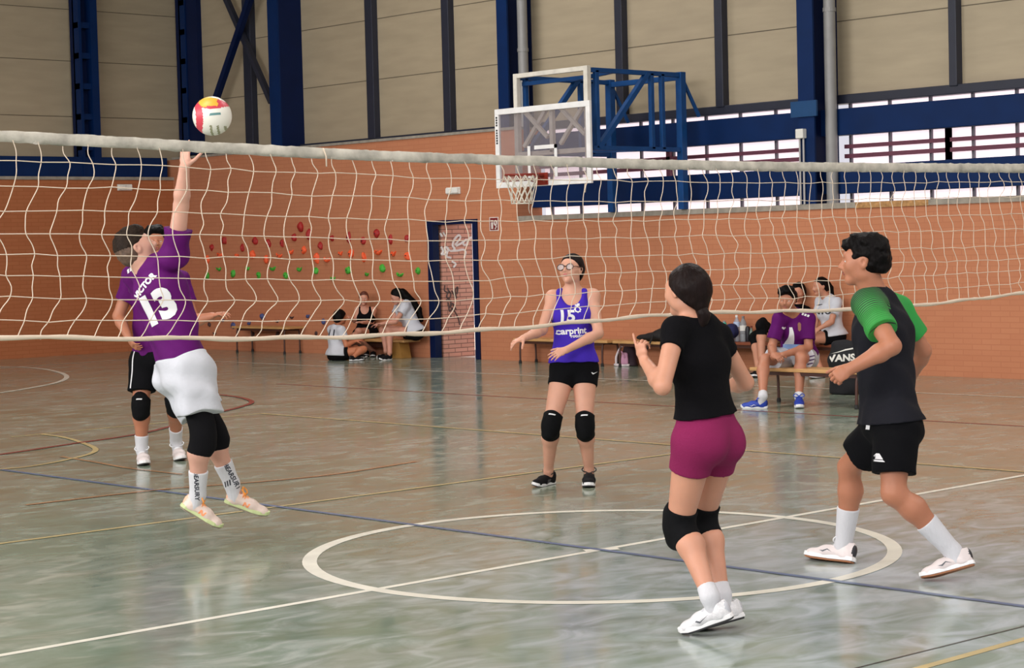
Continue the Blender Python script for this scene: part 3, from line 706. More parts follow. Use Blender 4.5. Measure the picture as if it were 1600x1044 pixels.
drk = [(320+x/8, 450+y/8) for x, y in ((60,455),(910,415),(1090,370),(125,570),(605,575),(915,575),(1395,570))]
ORD = ['first', 'second', 'third', 'fourth', 'fifth', 'sixth', 'seventh', 'eighth', 'ninth', 'tenth', 'eleventh', 'twelfth', 'thirteenth', 'fourteenth', 'fifteenth', 'sixteenth']
def row(L, r, m, colr, where, grp, kinds, sd):
    L = sorted(L, key=lambda t: -t[0]); n = len(L)
    for i, (x, y) in enumerate(L):
        k = kinds(i)
        lab = '%s climbing hold, %s from the doorway in %s' % (colr, ORD[i], where)
        if colr == 'red' and abs(y-354.6) < .5: lab = 'large round red climbing hold at the very top of the climbing wall'; 
        hold(x, y, r*(1.35 if lab.startswith('large') else 1)*(.9+.25*((i*7) % 5)/5), m, 'climbing_hold', lab, grp, sd+i, k)
row(red, .062, HR, 'red', 'the top red row', 'red climbing holds', lambda i: (0, 1, 0)[i % 3], 20)
row(ora, .068, HO, 'orange', 'the orange row', 'orange climbing holds', lambda i: (0, 3, 2, 1)[i % 4], 50)
row(gre, .06, HG, 'green', 'the green row', 'green climbing holds', lambda i: (0, 2, 0, 3)[i % 4], 80)
row(blu, .055, HB, 'blue', 'the lowest blue row', 'blue climbing holds', lambda i: (0, 3)[i % 2], 110)
row(drk, .042, HD, 'dark brown', 'the scattered low dark holds', 'dark climbing holds', lambda i: (0, 2)[i % 2], 140)

# ================================================================== BENCHES
M_wood = mat('bench_pine', (196, 150, 96), rough=.5, var=.15, scale=6, stretch=(8, 1, 8)); M_wood2 = mat('bench_red_wood', (128, 66, 40), rough=.5, var=.15, scale=6, stretch=(8, 1, 8))
M_leg = mat('bench_tube', (74, 42, 32), rough=.45); M_rub = mat('rubber_black', (28, 26, 26), rough=.7)
def tube_bench(p0, p1, label, h=.44, d=.34, m=None, grp='school benches', apron=True):
    """bench from p0 to p1 (floor points of its front edge), seat depth d away from the hall"""
    p0, p1 = np.array(p0, float), np.array(p1, float); ax = unit(p1-p0); L = np.linalg.norm(p1-p0); bk = V3(-ax[1], ax[0], 0)
    if bk[0] < 0: bk = -bk
    r = empty('bench', (p0+p1)/2+bk*d/2, label, 'bench', grp)
    m = m or M_wood
    bt_ = MB().bar(p0+bk*d/2+V3(0, 0, h-.018), p1+bk*d/2+V3(0, 0, h-.018), d, .036, bk); bt_.build('seat', m, r, bevel=.006)
    if apron: 
        a = MB()
        for k in (.04, d-.04): a.bar(p0+ax*.12+bk*k+V3(0, 0, h-.055), p1-ax*.12+bk*k+V3(0, 0, h-.055), .02, .04, bk)
        a.build('rail', M_leg, r)
    for e in (p0+ax*.12, p1-ax*.12):
        lg = MB(); P = [e+bk*.02, e+bk*.03+V3(0, 0, h-.1), e+bk*.08+V3(0, 0, h-.045), e+bk*(d-.08)+V3(0, 0, h-.045), e+bk*(d-.03)+V3(0, 0, h-.1), e+bk*(d-.02)]
        lg.tube(spline(P, 5), .0145, 8); o = lg.build('leg', M_leg, r, smooth=True)
        for k in (.02, d-.02): MB().lathe([(.022, 0), (.024, .01), (.019, .045)], e+bk*k, 10).build('rubber_foot', M_rub, o)
    return r
def wooden_bench(p0, p1, label, h=.36, d=.3):
    p0, p1 = np.array(p0, float), np.array(p1, float); ax = unit(p1-p0); bk = V3(-ax[1], ax[0], 0)
    if bk[0] < 0: bk = -bk
    r = empty('bench', (p0+p1)/2+bk*d/2, label, 'bench')
    MB().bar(p0+bk*d/2+V3(0, 0, h-.02), p1+bk*d/2+V3(0, 0, h-.02), d, .04, bk).build('seat', M_wood, r, bevel=.006)
    for e in (p0+ax*.25, p0+ax*(np.linalg.norm(p1-p0)-.28)):
        pol = [e-ax*.16, e+ax*.16, e+ax*.10+V3(0, 0, h-.04), e-ax*.10+V3(0, 0, h-.04)]
        MB().prism([q+bk*.05 for q in pol], V3(0, 0, 0), bk*.2).build('leg', mat('bench_yellow_wood', (170, 124, 60), rough=.6, var=.15), r, bevel=.004)
    MB().bar(p0+ax*.2+bk*d/2+V3(0, 0, h-.1), p1-ax*.2+bk*d/2+V3(0, 0, h-.1), .03, .08, bk).build('stretcher', M_leg, r)
    return r
FL = lambda x, y: on_floor(x, y)*V3(1, 1, 0)
xb = WX-.40
tube_bench((xb, 20.35, 0), (xb, 18.75, 0), 'long empty school bench under the climbing holds', .45, .36)
wooden_bench((xb, 17.75, 0), (xb, 15.75, 0), 'low wooden bench with solid legs left of the doorway', .29, .34)
xb2 = WX-.42
tube_bench((xb2, 13.25, 0), (xb2, 11.35, 0), 'pine school bench against the wall behind the girl in the violet vest', .36, .36)
tube_bench((xb2, 11.25, 0), (xb2, 9.95, 0), 'pine school bench behind the girl in the black top with a black bag on it', .36, .36)
tube_bench((xb2, 9.7, 0), (xb2, 7.3, 0), 'red brown wall bench with water bottles, behind the seated players', .38, .38, M_wood2)
tube_bench((7.93, 5.62, 0), (7.93, 4.15, 0), 'school bench standing on the court under the boy in blue shoes', .38, .34)

# ================================================================== BOTTLES, BAGS
zseat = .38
def bottle(x, D_y, prof, m, capm, label, h0=zseat, lab=None, clear=False):
    c = V3(xb2+.2, D_y, h0); r = empty('water_bottle', c, label, 'bottle', 'bottles on the wall bench')
    MB().lathe(prof, c, 18).build('body', m, r, smooth=False, auto=35)
    rt, zt = prof[-1]
    MB().lathe([(rt+.004, zt-.012), (rt+.004, zt+.012), (rt, zt+.016)], c, 14).build('cap', capm, r, auto=35)
    if lab: MB().lathe([(lab[0], lab[1]), (lab[0], lab[2])], c, 18).build('paper_label', lab[3], r, auto=35)
by = lambda x: on_plane(x, 520, 0, xb2+.2)[1]
M_pet = mat('pet_plastic', (188, 196, 206), rough=.12, alpha=.5)
M_pet2 = mat('pet_plastic_grey', (150, 158, 164), rough=.12, alpha=.65)
bottle(0, by(1132), [(.034, 0), (.037, .01), (.037, .2), (.03, .235), (.018, .25)], mat('bottle_turquoise', (52, 170, 148), rough=.35), M_pipe, 'turquoise drinking bottle, nearest the girl in the black top')
pet = [(.04, 0), (.044, .012), (.044, .09), (.041, .1), (.044, .11), (.044, .22), (.036, .26), (.016, .30), (.014, .32)]
bottle(0, by(1151.5), [(r*.95, z*1.02+.0) for r, z in pet], M_pet, mat('cap_white', (230, 228, 225)), 'large clear water bottle with pale blue label, half behind the navy jacket', lab=(.0445, .19, .255, mat('label_pale_blue', (186, 200, 226))))
bottle(0, by(1161.5), [(r*1.06, z*.98) for r, z in pet], M_pet2, mat('cap_grey', (120, 116, 116)), 'large clear water bottle with white label right of the navy jacket', lab=(.049, .14, .21, mat('label_white', (222, 220, 214))))
bottle(0, by(1174), [(.026, 0), (.029, .01), (.029, .11), (.014, .16), (.012, .19)], mat('bottle_greenish', (120, 140, 130), rough=.2, alpha=.75), mat('cap_brown', (110, 52, 36)), 'small greenish bottle with brown cap, right end of the bottle row', lab=(.0295, .02, .08, mat('label_white', (222, 220, 214))))
# dark bottle / case between the bottles
c = V3(xb2+.2, by(1168.5), zseat); o = MB().lathe([(.028, 0), (.033, .01), (.033, .16), (.026, .19), (.012, .2)], c, 14).build('drinks_flask', mat('flask_black', (26, 26, 34), rough=.5), auto=35); tag(o, 'short black flask between the clear bottles on the wall bench', 'flask')
# navy jacket hanging over the bench edge
yj = by(1147)
pj = [Seg((xb2+.16, yj+.05, zseat+.12), (xb2-.01, yj+.02, zseat+.05), (.10, .09), (.10, .06), (0, 1, 0), k=.05), Seg((xb2-.01, yj+.02, zseat+.05), (xb2-.05, yj-.01, zseat-.16), (.10, .05), (.07, .035), (0, 1, 0), k=.05), Ell((xb2+.12, yj-.02, zseat+.14), (.10, .1, .10), k=.05)]
o = solid('jacket', pj, [mat('navy_cloth', (24, 28, 74), rough=.85, bump=.3), mat('jacket_white', (206, 200, 196), rough=.8)], vox=.012, noise=lambda P: wob(P, 45, 3)*.008, matfn=lambda c, mi: ((c[:, 2] < zseat+.02) & (c[:, 1] > yj+.055)).astype(int)); tag(o, 'navy blue jacket hung over the edge of the wall bench beside the bottles', 'jacket')
# black bag lying on the bench
zseat = .36
yb3 = on_plane(1022, 520, 0, xb2+.2)[1]
pb = [Seg((xb2+.18, yb3+.19, zseat+.045), (xb2+.18, yb3-.2, zseat+.07), (.13, .04), (.14, .075), (1, 0, 0), k=.04), Seg((xb2+.2, yb3-.1, zseat+.1), (xb2+.2, yb3-.26, zseat+.13), (.1, .06), (.1, .07), (1, 0, 0), k=.04)]
bag = solid('sports_bag', pb, mat('bag_black', (26, 23, 24), rough=.8), vox=.012, noise=lambda P: wob(P, 30, 9)*.006); tag(bag, 'black sports bag lying on the pine bench beside the girl in the black top', 'bag')
MB().tube(spline([(xb2-.0, yb3-.17, zseat+.09), (xb2-.05, yb3-.13, zseat-.05), (xb2-.04, yb3-.02, zseat-.2), (xb2-.02, yb3-.06, zseat-.28)], 6), .012, 6).build('shoulder_strap', mat('bag_black', (26, 23, 24)), bag, smooth=True)
# pink and white backpack on the floor under the bench
pf = on_floor(984, 571.5); pf = V3(min(pf[0], 11.9), pf[1], 0)
M_pk, M_bw = mat('backpack_pink', (205, 150, 178), rough=.7), mat('backpack_white', (226, 214, 216), rough=.7)
bp_ = solid('backpack', [Seg(pf+V3(.06, 0, .02), pf+V3(.09, 0, .24), (.15, .10), (.09, .06), (0, 1, 0), k=.04)], mat('backpack_dark', (52, 34, 44), rough=.8), vox=.012, clips=[(V3(0, 0, .003), V3(0, 0, -1))]); tag(bp_, 'pink and white backpack standing on the floor under the pine bench', 'backpack')
MB().tube(spline([pf+V3(-.03, .14, .03), pf+V3(-.03, .13, .14), pf+V3(.0, .06, .27), pf+V3(.02, -.02, .29)], 6), .016, 8, sx=1).build('piping', M_bw, bp_, smooth=True)
MB().tube(spline([pf+V3(-.05, .15, .02), pf+V3(-.055, 0, .012), pf+V3(-.04, -.12, .02)], 6), .018, 8).build('piping', M_bw, bp_, smooth=True)
solid('front_pocket', [Seg(pf+V3(-.04, -.03, .05), pf+V3(-.03, -.03, .17), (.07, .03), (.055, .025), (0, 1, 0), k=.02)], M_pk, bp_, vox=.01)
MB().tube(spline([pf+V3(-.03, .08, .2), pf+V3(-.06, .0, .2), pf+V3(-.06, -.06, .12)], 6), .014, 6).build('strap', M_pk, bp_, smooth=True)
# black drawstring bag with lettering, hanging at the wall bench
Xk = 9.4
k0, k1 = on_plane(1298, 568, 0, Xk), on_plane(1340, 537, 0, Xk)
kc = (k0+k1)/2; hw = abs(k0[1]-k1[1])/2+.02; hh_ = abs(k1[2]-k0[2])/2+.02
# its floor: it leans on the court bench end, standing upright on a low crate-less floor spot
vb = solid('drawstring_bag', [Seg((Xk, kc[1], kc[2]-hh_+.05), (Xk, kc[1], kc[2]+hh_-.04), (hw, .10), (hw*.8, .06), (0, 1, 0), k=.04), Seg((Xk, kc[1], .03), (Xk, kc[1], kc[2]-hh_+.05), (hw*.9, .11), (hw, .10), (0, 1, 0), k=.04)], mat('bag_black2', (16, 16, 22), rough=.8), vox=.012, noise=lambda P: wob(P, 24, 4)*.006, clips=[(V3(0, 0, .002), V3(0, 0, -1))])
tag(vb, 'black bag with white lettering standing behind the bench of the boy in blue shoes', 'bag')
wr, wu = unit(V3(*(np.array([CR[0], CR[1], 0])))), V3(0, 0, 1)
put_print('bag_lettering', text_mesh('VANS', .10, .15, .004), M_white, (1315.5, 560), wr+V3(0, 0, .07), wu, vb, vb, .003, .03)
put_print('bag_lettering', poly_mesh([[(-.12, .0), (.02, .035), (.16, .055), (.16, .07), (.02, .05)]]), M_white, (1319, 553), wr+V3(0, 0, .05), wu, vb, vb, .003, .03)
# ================================================================== PEOPLE
def cv(r, u, f): return unit(CR*r+CU*u+CF*f)
def reach(P, x, y, L, s=1):
    """point on the sight line (x, y) at distance L from P; s=1 farther, -1 nearer"""
    d = ray(x, y); n = np.linalg.norm(d); d = d/n; q = np.asarray(P)-CAM; t = q @ d; h2 = L*L-(q @ q-t*t)
    return CAM+d*(t+s*math.sqrt(max(h2, 0)))
M_hairk = mat('hair_black', (13, 10, 10), spec=.08, rough=.5, var=.35, scale=30, stretch=(1, 1, .25), bump=.5, bscale=90)
M_hairb = mat('hair_dark_brown', (25, 16, 15), spec=.1, rough=.45, var=.35, scale=30, stretch=(1, 1, .25), bump=.5, bscale=90)
M_hairl = mat('hair_brown', (40, 30, 23), spec=.1, rough=.55, var=.35, scale=40, bump=.5, bscale=120)
M_hairr = mat('hair_auburn', (92, 48, 36), rough=.45, var=.3, scale=30, bump=.4, bscale=90)
M_scl, M_iris = mat('eye_white', (226, 220, 214), rough=.2), mat('eye_iris', (46, 30, 22), rough=.15)
M_wsock, M_pad = mat('sock_white', (205, 204, 208), rough=.9, var=.04, bump=.3, bscale=120, stretch=(1, 1, .2)), mat('knee_pad_black', (12, 12, 14), spec=.15, rough=.9, var=.2, scale=20, bump=.25)
M_prt = mat('print_white', (222, 220, 222), rough=.7, var=.03)
def skin(name, c): return mat('skin_'+name, c, rough=.48, var=.06, scale=9, sss=.12, spec=.4)
def lipm(name, c): return mat('lips_'+name, c, rough=.4)
def hand(w, dr, pn, side, s=1.0, curl=(.3, .35, .4, .45), thumb=(.55, .3), k=.006, spread=.06):
    """palm, five fingers: dr = direction of the hand, pn = way the palm faces, side = +1 if the thumb is at dr x pn"""
    Y = unit(dr); Z = unit(pn-Y*(np.dot(pn, Y))); X = np.cross(Y, Z)*side; w = np.asarray(w, float); P = lambda x, y, z: w+(X*x+Y*y+Z*z)*s
    o = [Seg(P(.002, -.01, 0), P(.004, .045, 0), (.024*s, .017*s), (.036*s, .0145*s), X, k=.015), Seg(P(.004, .045, 0), P(.002, .082, .0), (.037*s, .0145*s), (.036*s, .0115*s), X, k=.012)]
    for i, (x, L, r) in enumerate(((.028, .074, .0088), (.0095, .082, .009), (-.0095, .076, .0086), (-.027, .06, .0076))):
        a = .0; p = P(x, .080-abs(x-.008)*.2, 0); c = curl[i]; sx = spread*(1.5-i)
        for j, (fr, kc) in enumerate(((.45, 1), (.31, 1.25), (.24, .8))):
            a += c*kc; d = unit(Y*math.cos(a)+Z*math.sin(a)+X*sx*math.cos(a)); q = p+d*L*fr*s
            r0, r1 = r*s*(1-.1*j), r*s*(.92-.12*j); o.append(Seg(p, q, r0, r1, k=.003)); p = q
    t0 = P(.026, .018, .006); a, b = thumb
    d1 = unit(X*math.sin(a+.35)+Y*math.cos(a+.35)+Z*.35); t1 = t0+d1*.046*s; d2 = unit(d1+Y*.35+Z*b); t2 = t1+d2*.032*s; t3 = t2+unit(d2+Z*b*.6)*.024*s
    o += [Seg(t0, t1, .0135*s, .0108*s, k=.008), Seg(t1, t2, .0105*s, .0096*s, k=.003), Seg(t2, t3, .0096*s, .0078*s, k=.003)]
    return o
def head_prims(c, fw, up, hh, female, ears=True):
    fw = unit(fw); up = unit(np.asarray(up)-fw*np.dot(up, fw)); X = np.cross(fw, up)
    P = lambda x, y, z: c+hh*(X*x+fw*y+up*z); q = .92 if female else 1
    E = lambda p, r, k=.02, m=0, **kw: Ell(P(*p), tuple(v*hh for v in r), X, up, k=k*hh/.22, m=m, **kw)
    o = [E((0, -.07, .13), (.315, .40, .36)), E((0, .10, .06), (.29, .30, .33), .03),
         Seg(P(0, .14, -.05), P(0, .22, -.34), (.265*hh*q, .20*hh), (.155*hh*q, .135*hh), X, k=.03*hh/.22), E((0, .275, -.41), (.09*q, .085, .075), .02),
         E((.20*q, .06, -.24), (.075, .13, .12), .03), E((-.20*q, .06, -.24), (.075, .13, .12), .03),
         E((.165, .25, -.10), (.105, .10, .11), .03), E((-.165, .25, -.10), (.105, .10, .11), .03),
         E((.14, .405, .005), (.085, .06, .06), .015, sub=True), E((-.14, .405, .005), (.085, .06, .06), .015, sub=True),
         E((0, .335, .125), (.21, .065, .05), .02),
         Seg(P(0, .37, .06), P(0, .475, -.125), .03*hh, .05*hh, X, k=.012), E((.05, .42, -.135), (.04, .045, .035), .008), E((-.05, .42, -.135), (.04, .045, .035), .008),
         E((0, .365, -.20), (.1, .05, .05), .02), E((0, .395, -.232), (.085*q, .035, .024), .006, 1), E((0, .385, -.268), (.075*q, .035, .027), .006, 1), E((0, .40, -.250), (.085, .02, .006), .003, sub=True),
         E((.13, .36, .018), (.07, .05, .022), .006), E((-.13, .36, .018), (.07, .05, .022), .006),
         Seg(P(.055, .375, .092), P(.15, .36, .112), .016*hh, .013*hh, k=.004, m=2), Seg(P(.15, .36, .112), P(.22, .30, .088), .013*hh, .008*hh, k=.004, m=2),
         Seg(P(-.055, .375, .092), P(-.15, .36, .112), .016*hh, .013*hh, k=.004, m=2), Seg(P(-.15, .36, .112), P(-.22, .30, .088), .013*hh, .008*hh, k=.004, m=2)]
    if ears:
        for s in (-1, 1):
            o += [E((s*.325, -.03, -.03), (.03, .085, .13), .012), E((s*.345, -.045, .015), (.028, .07, .075), .006), E((s*.36, -.01, -.02), (.03, .035, .06), .006, sub=True)]
    return o, P, X, fw, up
def eyes(P, X, fw, up, hh, gaze, parent):
    for s in (-1, 1):
        c = P(s*.14, .335, .012); R = .052*hh; m = MB(); prof = [(R*math.sin(t), R*math.cos(t)) for t in np.linspace(.02, math.pi-.02, 15)][::-1]
        m.lathe([(max(r, 1e-5), z) for r, z in prof], c, 16, ax=gaze)
        n = len(m.f)
        for i, f in enumerate(m.f):
            q = np.mean([m.v[j] for j in f], 0)-c
            if unit(q) @ unit(gaze) > .86: m.m[i] = 1
        m.build('eye', [M_scl, M_iris], parent, smooth=True)
def shoe(toe, heel, ank, W, mats, parent, vox=.005, name='shoe', laces=True, collar=.0, loop=False, logo=None):
    """toe, heel: underside points; mats: upper, accent, sole, midsole, laces"""
    toe, heel, ank = (np.asarray(p, float) for p in (toe, heel, ank)); L = np.linalg.norm(toe-heel); Y = unit(toe-heel); Z = ank-(heel+Y*L*.25); Z = unit(Z-Y*(Z @ Y)); X = np.cross(Y, Z); k = L/.28
    P = lambda x, y, z: heel+(X*x+Y*y+Z*z)*k
    pr = [Seg(P(0, .045, .03), P(0, .05, .085+collar), (.034*k, .042*k), (.031*k, .043*k), X, k=.02), Seg(P(0, .06, .05), P(0, .16, .045), (.036*k, .036*k), (.043*k, .034*k), X, k=.025),
          Seg(P(0, .16, .042), P(0, .225, .032), (.044*k, .034*k), (.040*k, .027*k), X, k=.02), Ell(P(0, .238, .03), (.038*k, .036*k, .025*k), X, Z, k=.02),
          Seg(P(0, .085, .088), P(0, .15, .066), (.021*k, .012*k), (.019*k, .010*k), X, k=.01, m=1), Ell(P(0, .008, .06), (.02*k, .012*k, .03*k), X, Z, k=.01, m=1)]
    hole = [Seg(P(0, .052, .09+collar), P(0, .055, .15), (.024*k, .034*k), (.03*k, .04*k), X, k=.008, sub=True)]
    o = solid(name, pr+hole, [mats[0], mats[1]], parent, vox, clips=[(P(0, 0, .02), -Z)])
    ol = [(.0, -.002), (.022, .004), (.034, .03), (.033, .08), (.037, .13), (.047, .18), (.045, .225), (.03, .262), (.008, .278), (-.012, .277), (-.034, .26), (-.045, .22), (-.044, .175), (-.034, .125), (-.033, .07), (-.033, .03), (-.022, .004)]
    sp = lambda y: .006*max(0, (y-.19)/.09)**2*2.5
    for nm, z0, z1, mt, g in (('outsole', 0, .009, mats[2], .99), ('midsole', .009, .03, mats[3], 1.03)):
        b = MB(); n = len(ol); c = .135
        V = [P(x*g, c+(y-c)*g, z0+sp(y)) for x, y in ol]+[P(x*g*.98, c+(y-c)*g*.98, z1+sp(y)) for x, y in ol]
        b.add(V, [tuple(range(n-1, -1, -1)), tuple(range(n, 2*n))]+[(i, (i+1) % n, n+(i+1) % n, n+i) for i in range(n)]); b.build(nm, mt, o, bevel=.003*k)
    if laces:
        lc = MB()
        for i in range(5):
            y = .095+.019*i; z = .099-.0075*i*1.35
            for s in (-1, 1): lc.tube(spline([P(s*.027, y, z-.022), P(s*.012, y+.004, z-.003), P(-s*.012, y+.012, z-.006), P(-s*.027, y+.016, z-.028)], 4), .0028*k, 5)
        if loop:
            for s in (-1, 1): lc.tube(spline([P(0, .088, .103), P(s*.03, .075, .125), P(s*.05, .1, .11), P(s*.03, .11, .095), P(0, .09, .1)], 5), .0042*k, 5)
        lc.build('laces', mats[4], o, smooth=True)
    if logo is not None:
        for s in (-1, 1): put_print('side_mark', poly_mesh(logo), mats[5], P(s*.0, .135, .045), Y*s*-1 if False else Y*(1 if s > 0 else -1), Z, o, o, .0015, .01, cast=.09)
    return o
SW = [[(-.03, .004), (-.012, -.008), (.034, .014), (-.008, -.001), (-.022, .008)]]
JM = [[(-.045, .0), (-.02, -.008), (.0, .006), (.03, -.004), (.0, .012), (-.022, .0)]]
STR = [[(-.03+d, -.014), (-.02+d, -.014), (-.008+d, .014), (-.018+d, .014)] for d in (0, .017, .034)]
NN = [[(-.025, -.014), (-.015, -.014), (-.01, .014), (-.02, .014)], [(-.02, .014), (-.01, .014), (.008, -.014), (-.002, -.014)], [(.0, -.014), (.01, -.014), (.018, .014), (.008, .014)]]

class Fig:
    """a figure: joints are points in the hall; left/right are the person's own"""
    def __init__(s, label, H, skn, lip, hairm, female=False, vox=.005, eye=True):
        s.label = label; s.H = H; s.f = female; s.vox = vox; s.skin = skn; s.lip = lip; s.hm = hairm; s.eye = eye; s.big = 1.0
    def build(s, head, face, hup, neck, sh, el, wr, hd, hip, kn, an, toe, heel, hands=None, gaze=None, ears=True, bulk=1.0, waist=1.0, headk=1.0, extra=(), pelv=None):
        H, b = s.H, bulk; A = lambda *p: tuple(np.asarray(q, float) for q in p)
        (shL, shR), (elL, elR), (wrL, wrR), (hipL, hipR), (knL, knR), (anL, anR) = A(*sh), A(*el), A(*wr), A(*hip), A(*kn), A(*an)
        tl, hl, fz = [], [], []; L0 = .163*H
        for i in (0, 1):       # shoes keep a true length
            t, h_ = np.asarray(toe[i], float), np.asarray(heel[i], float); d = t-h_; n = np.linalg.norm(d); n2 = min(max(n, L0*.95), L0*1.05)
            dd = d/n; an_ = (anL, anR)[i]
            mid = t*.5+h_*.5; 
            if n > L0*1.05 or n < L0*.95: off_ = (an_-mid) @ dd; c_ = mid+dd*np.clip(off_+L0*.25, -.2, .2)*(1 if n > L0*1.05 else 0); t, h_ = c_+dd*n2/2, c_-dd*n2/2
            tl.append(t); hl.append(h_); z = an_-(h_*.75+t*.25); z = unit(z-dd*(z @ dd)); fz.append(z)
        toe, heel = tl, hl
        s.sh, s.el, s.wr, s.hip, s.kn, s.an, s.toe, s.heel = (shL, shR), (elL, elR), (wrL, wrR), (hipL, hipR), (knL, knR), (anL, anR), toe, heel
        neck = np.asarray(neck, float); s.neck = neck
        Xp, Xc = unit(hipR-hipL), unit(shR-shL); pm, sm_ = (hipL+hipR)/2, (shL+shR)/2; ax = unit(neck-pm); s.ax = ax
        pel = pm+ax*.025*H; ches = sm_*.55+neck*.45-ax*.085*H; wst = pel*.5+ches*.5; s.pel, s.ches, s.wst = pel, ches, wst
        s.Xp, s.Xc = Xp, Xc; Fp = unit(np.cross(ax, Xp)); Fc = unit(np.cross(ax, Xc)); s.Fp, s.Fc = Fp, Fc
        g = H*b; hw = np.linalg.norm(shR-shL)/2
        cw = max(.088*g, min(hw*.86, .105*g))
        if s.f: T = [Seg(pel, wst, (.098*g, .07*g), (.074*g*waist, .058*g*waist), Xp, k=.04), Seg(wst, ches, (.074*g*waist, .058*g*waist), (cw*.94, .066*g), Xc, k=.04)]
        else: T = [Seg(pel, wst, (.092*g, .066*g), (.085*g*waist, .062*g*waist), Xp, k=.04), Seg(wst, ches, (.085*g*waist, .062*g*waist), (cw*1.02, .072*g), Xc, k=.04)]
        T.append(Seg(ches, neck-ax*.025*H, (cw*.95, .066*g), (.055*g, .042*g), Xc, k=.04))
        T += [Seg(neck-ax*.02*H, q+ax*.004*H, (.034*g, .034*g), (.032*g, .032*g), k=.04) for q in (shL, shR)]
        T += [Ell(q-Fp*.024*H, (.05*g, .05*g, .05*g), Xp, ax, k=.04) for q in (hipL*.86+hipR*.14-ax*.004*H, hipR*.86+hipL*.14-ax*.004*H)]
        if s.f: T += [Ell(ches+Fc*.045*g+Xc*q*.042*g-ax*.012*H, (.034*g, .034*g, .036*g), Xc, ax, k=.04) for q in (-1, 1)]
        s.T = T
        ar = .87 if s.f else 1.0
        s.ua = [Seg(a, c, .0315*g*ar, .0245*g*ar, k=.035) for a, c in zip(s.sh, s.el)]
        fa = []
        for e, w in zip(s.el, s.wr):
            mid = e+(w-e)*.3; fa.append([Seg(e, mid, .0235*g*ar, .0252*g*ar, k=.02), Seg(mid, w, .0252*g*ar, (.0165*g*ar), k=.02)])
        s.th = [Seg(a, c, (.055*g if s.f else .053*g), .0325*g, k=.03) for a, c in zip(s.hip, s.kn)]
        cal = []
        for kx, a in zip(s.kn, s.an):
            sh_ = unit(a-kx); bk = -Fp-sh_*(np.dot(-Fp, sh_)); mid = kx+(a-kx)*.3+unit(bk)*.009*H
            cal.append([Seg(kx, mid, .031*g, .0345*g, k=.03), Seg(mid, a, .0345*g, .0195*g, k=.03)])
        s.cal = cal
        hh = .132*H*headk; s.hh = hh; hc = np.asarray(head, float); s.hc = hc
        hp, P, X, fw, up = head_prims(hc, face, hup, hh, s.f, ears); s.P, s.hX, s.hf, s.hu = P, X, fw, up
        nk = Seg(neck-ax*.015*H, P(0, -.09, -.28), (.033 if s.f else .037)*g, (.031 if s.f else .036)*g, k=.03)
        s.nk = nk
        pr = T+s.ua+[q for f in fa for q in f]+s.th+[q for c in cal for q in c]+[nk]+hp+list(extra)
        for i in (0, 1):
            hs = hands[i]; pr += hand(s.wr[i], hs[0], hs[1], hs[2], H/1.75*.98*(1 if not s.f else .95), **(hs[3] if len(hs) > 3 else {}))
            ft = unit(np.asarray(toe[i])-np.asarray(heel[i])); pr += [Seg(s.an[i], hl[i]*.72+tl[i]*.28+fz[i]*.045, .021*g, .017*g, k=.02)]
        s.body = solid('person', pr, [s.skin, s.lip, s.hm], None, s.vox)
        tag(s.body, s.label, 'person')
        if s.eye: eyes(P, X, fw, up, hh, gaze if gaze is not None else fw, s.body)
        s.g = g
        return s
    def shirt(s, mats, sleeve=(.5, .5), off=.012, hem=.0, flare=.01, soff=.014, neckdrop=0, name='shirt', matfn=None, noise=.004, tank=False, vox=None, smat=0, seed=1, tight=None):
        T = s.T; p = []
        a = s.pel-s.ax*hem
        ww = [q.inflate(off) for q in T[:6 if not tank else 3]]
        ww[0] = Seg(a, s.wst, tuple(r+off+flare for r in T[0].ra), tuple(r+off for r in T[0].rb), s.Xp, k=.04, flat=(1, 0))
        p += ww; cl = []
        if hem > 0:
            for q in s.th: u = q.part(-.05, .34, off+.003+flare*.4, off+.003+flare, flat=(0, 1)); u.k = .05; p.append(u)
            p += [e.inflate(off+.012) for e in T[5:7]]+[Seg(s.hip[0], s.hip[1], (.062*s.g+off, .055*s.g+off), None, s.ax, k=.05)]; cl = [(a, -s.ax)]
        if s.f: p += [q.inflate(off*.9) for q in T[-2:]]
        if tank:
            for q, n_ in zip(s.sh, (-1, 1)):
                p.append(Seg(s.neck+s.Xc*n_*.052*s.H-s.ax*.012*s.H, s.ches+s.Xc*n_*.05*s.H, (.024*s.H, .046*s.H), (.03*s.H, .058*s.H), s.Xc, k=.03))
        else:
            for i in (0, 1):
                t = sleeve[i]; u = s.ua[i].part(0, t, soff*.8, soff*1.35, flat=(0, 1)); u.k = .035; u.m = smat; p.append(u)
        p.append(Seg(s.neck-s.ax*.006*s.H+s.Fc*.004*s.H, s.nk.b, s.nk.ra[0]+.007, s.nk.ra[0]+.012, k=.012, sub=True))
        if neckdrop: p.append(Ell(s.neck+s.Fc*.06*s.H-s.ax*neckdrop, (.045*s.H, .06*s.H, .05*s.H), s.Xc, s.ax, k=.015, sub=True))
        if tank:
            for q, n_ in zip(s.sh, (-1, 1)): p.append(Ell(q+s.Xc*n_*.018*s.H+s.ax*.01*s.H, (.036*s.H, .08*s.H, .07*s.H), s.Xc, s.ax, k=.015, sub=True))
        ax, Xp = s.ax, s.Xp
        def nf(P): 
            u = (P[0]-s.pel[0])*ax[0]+(P[1]-s.pel[1])*ax[1]+(P[2]-s.pel[2])*ax[2]; v = (P[0]-s.pel[0])*Xp[0]+(P[1]-s.pel[1])*Xp[1]+(P[2]-s.pel[2])*Xp[2]
            return (wob(P, 22, seed)+.7*np.sin((v*1.0+u*.55)*55+2*wob(P, 6, seed+5)))*noise*.5
        s.top = solid(name, p, mats, s.body, vox or s.vox*1.1, noise=nf if noise else None, matfn=matfn, clips=cl); return s.top
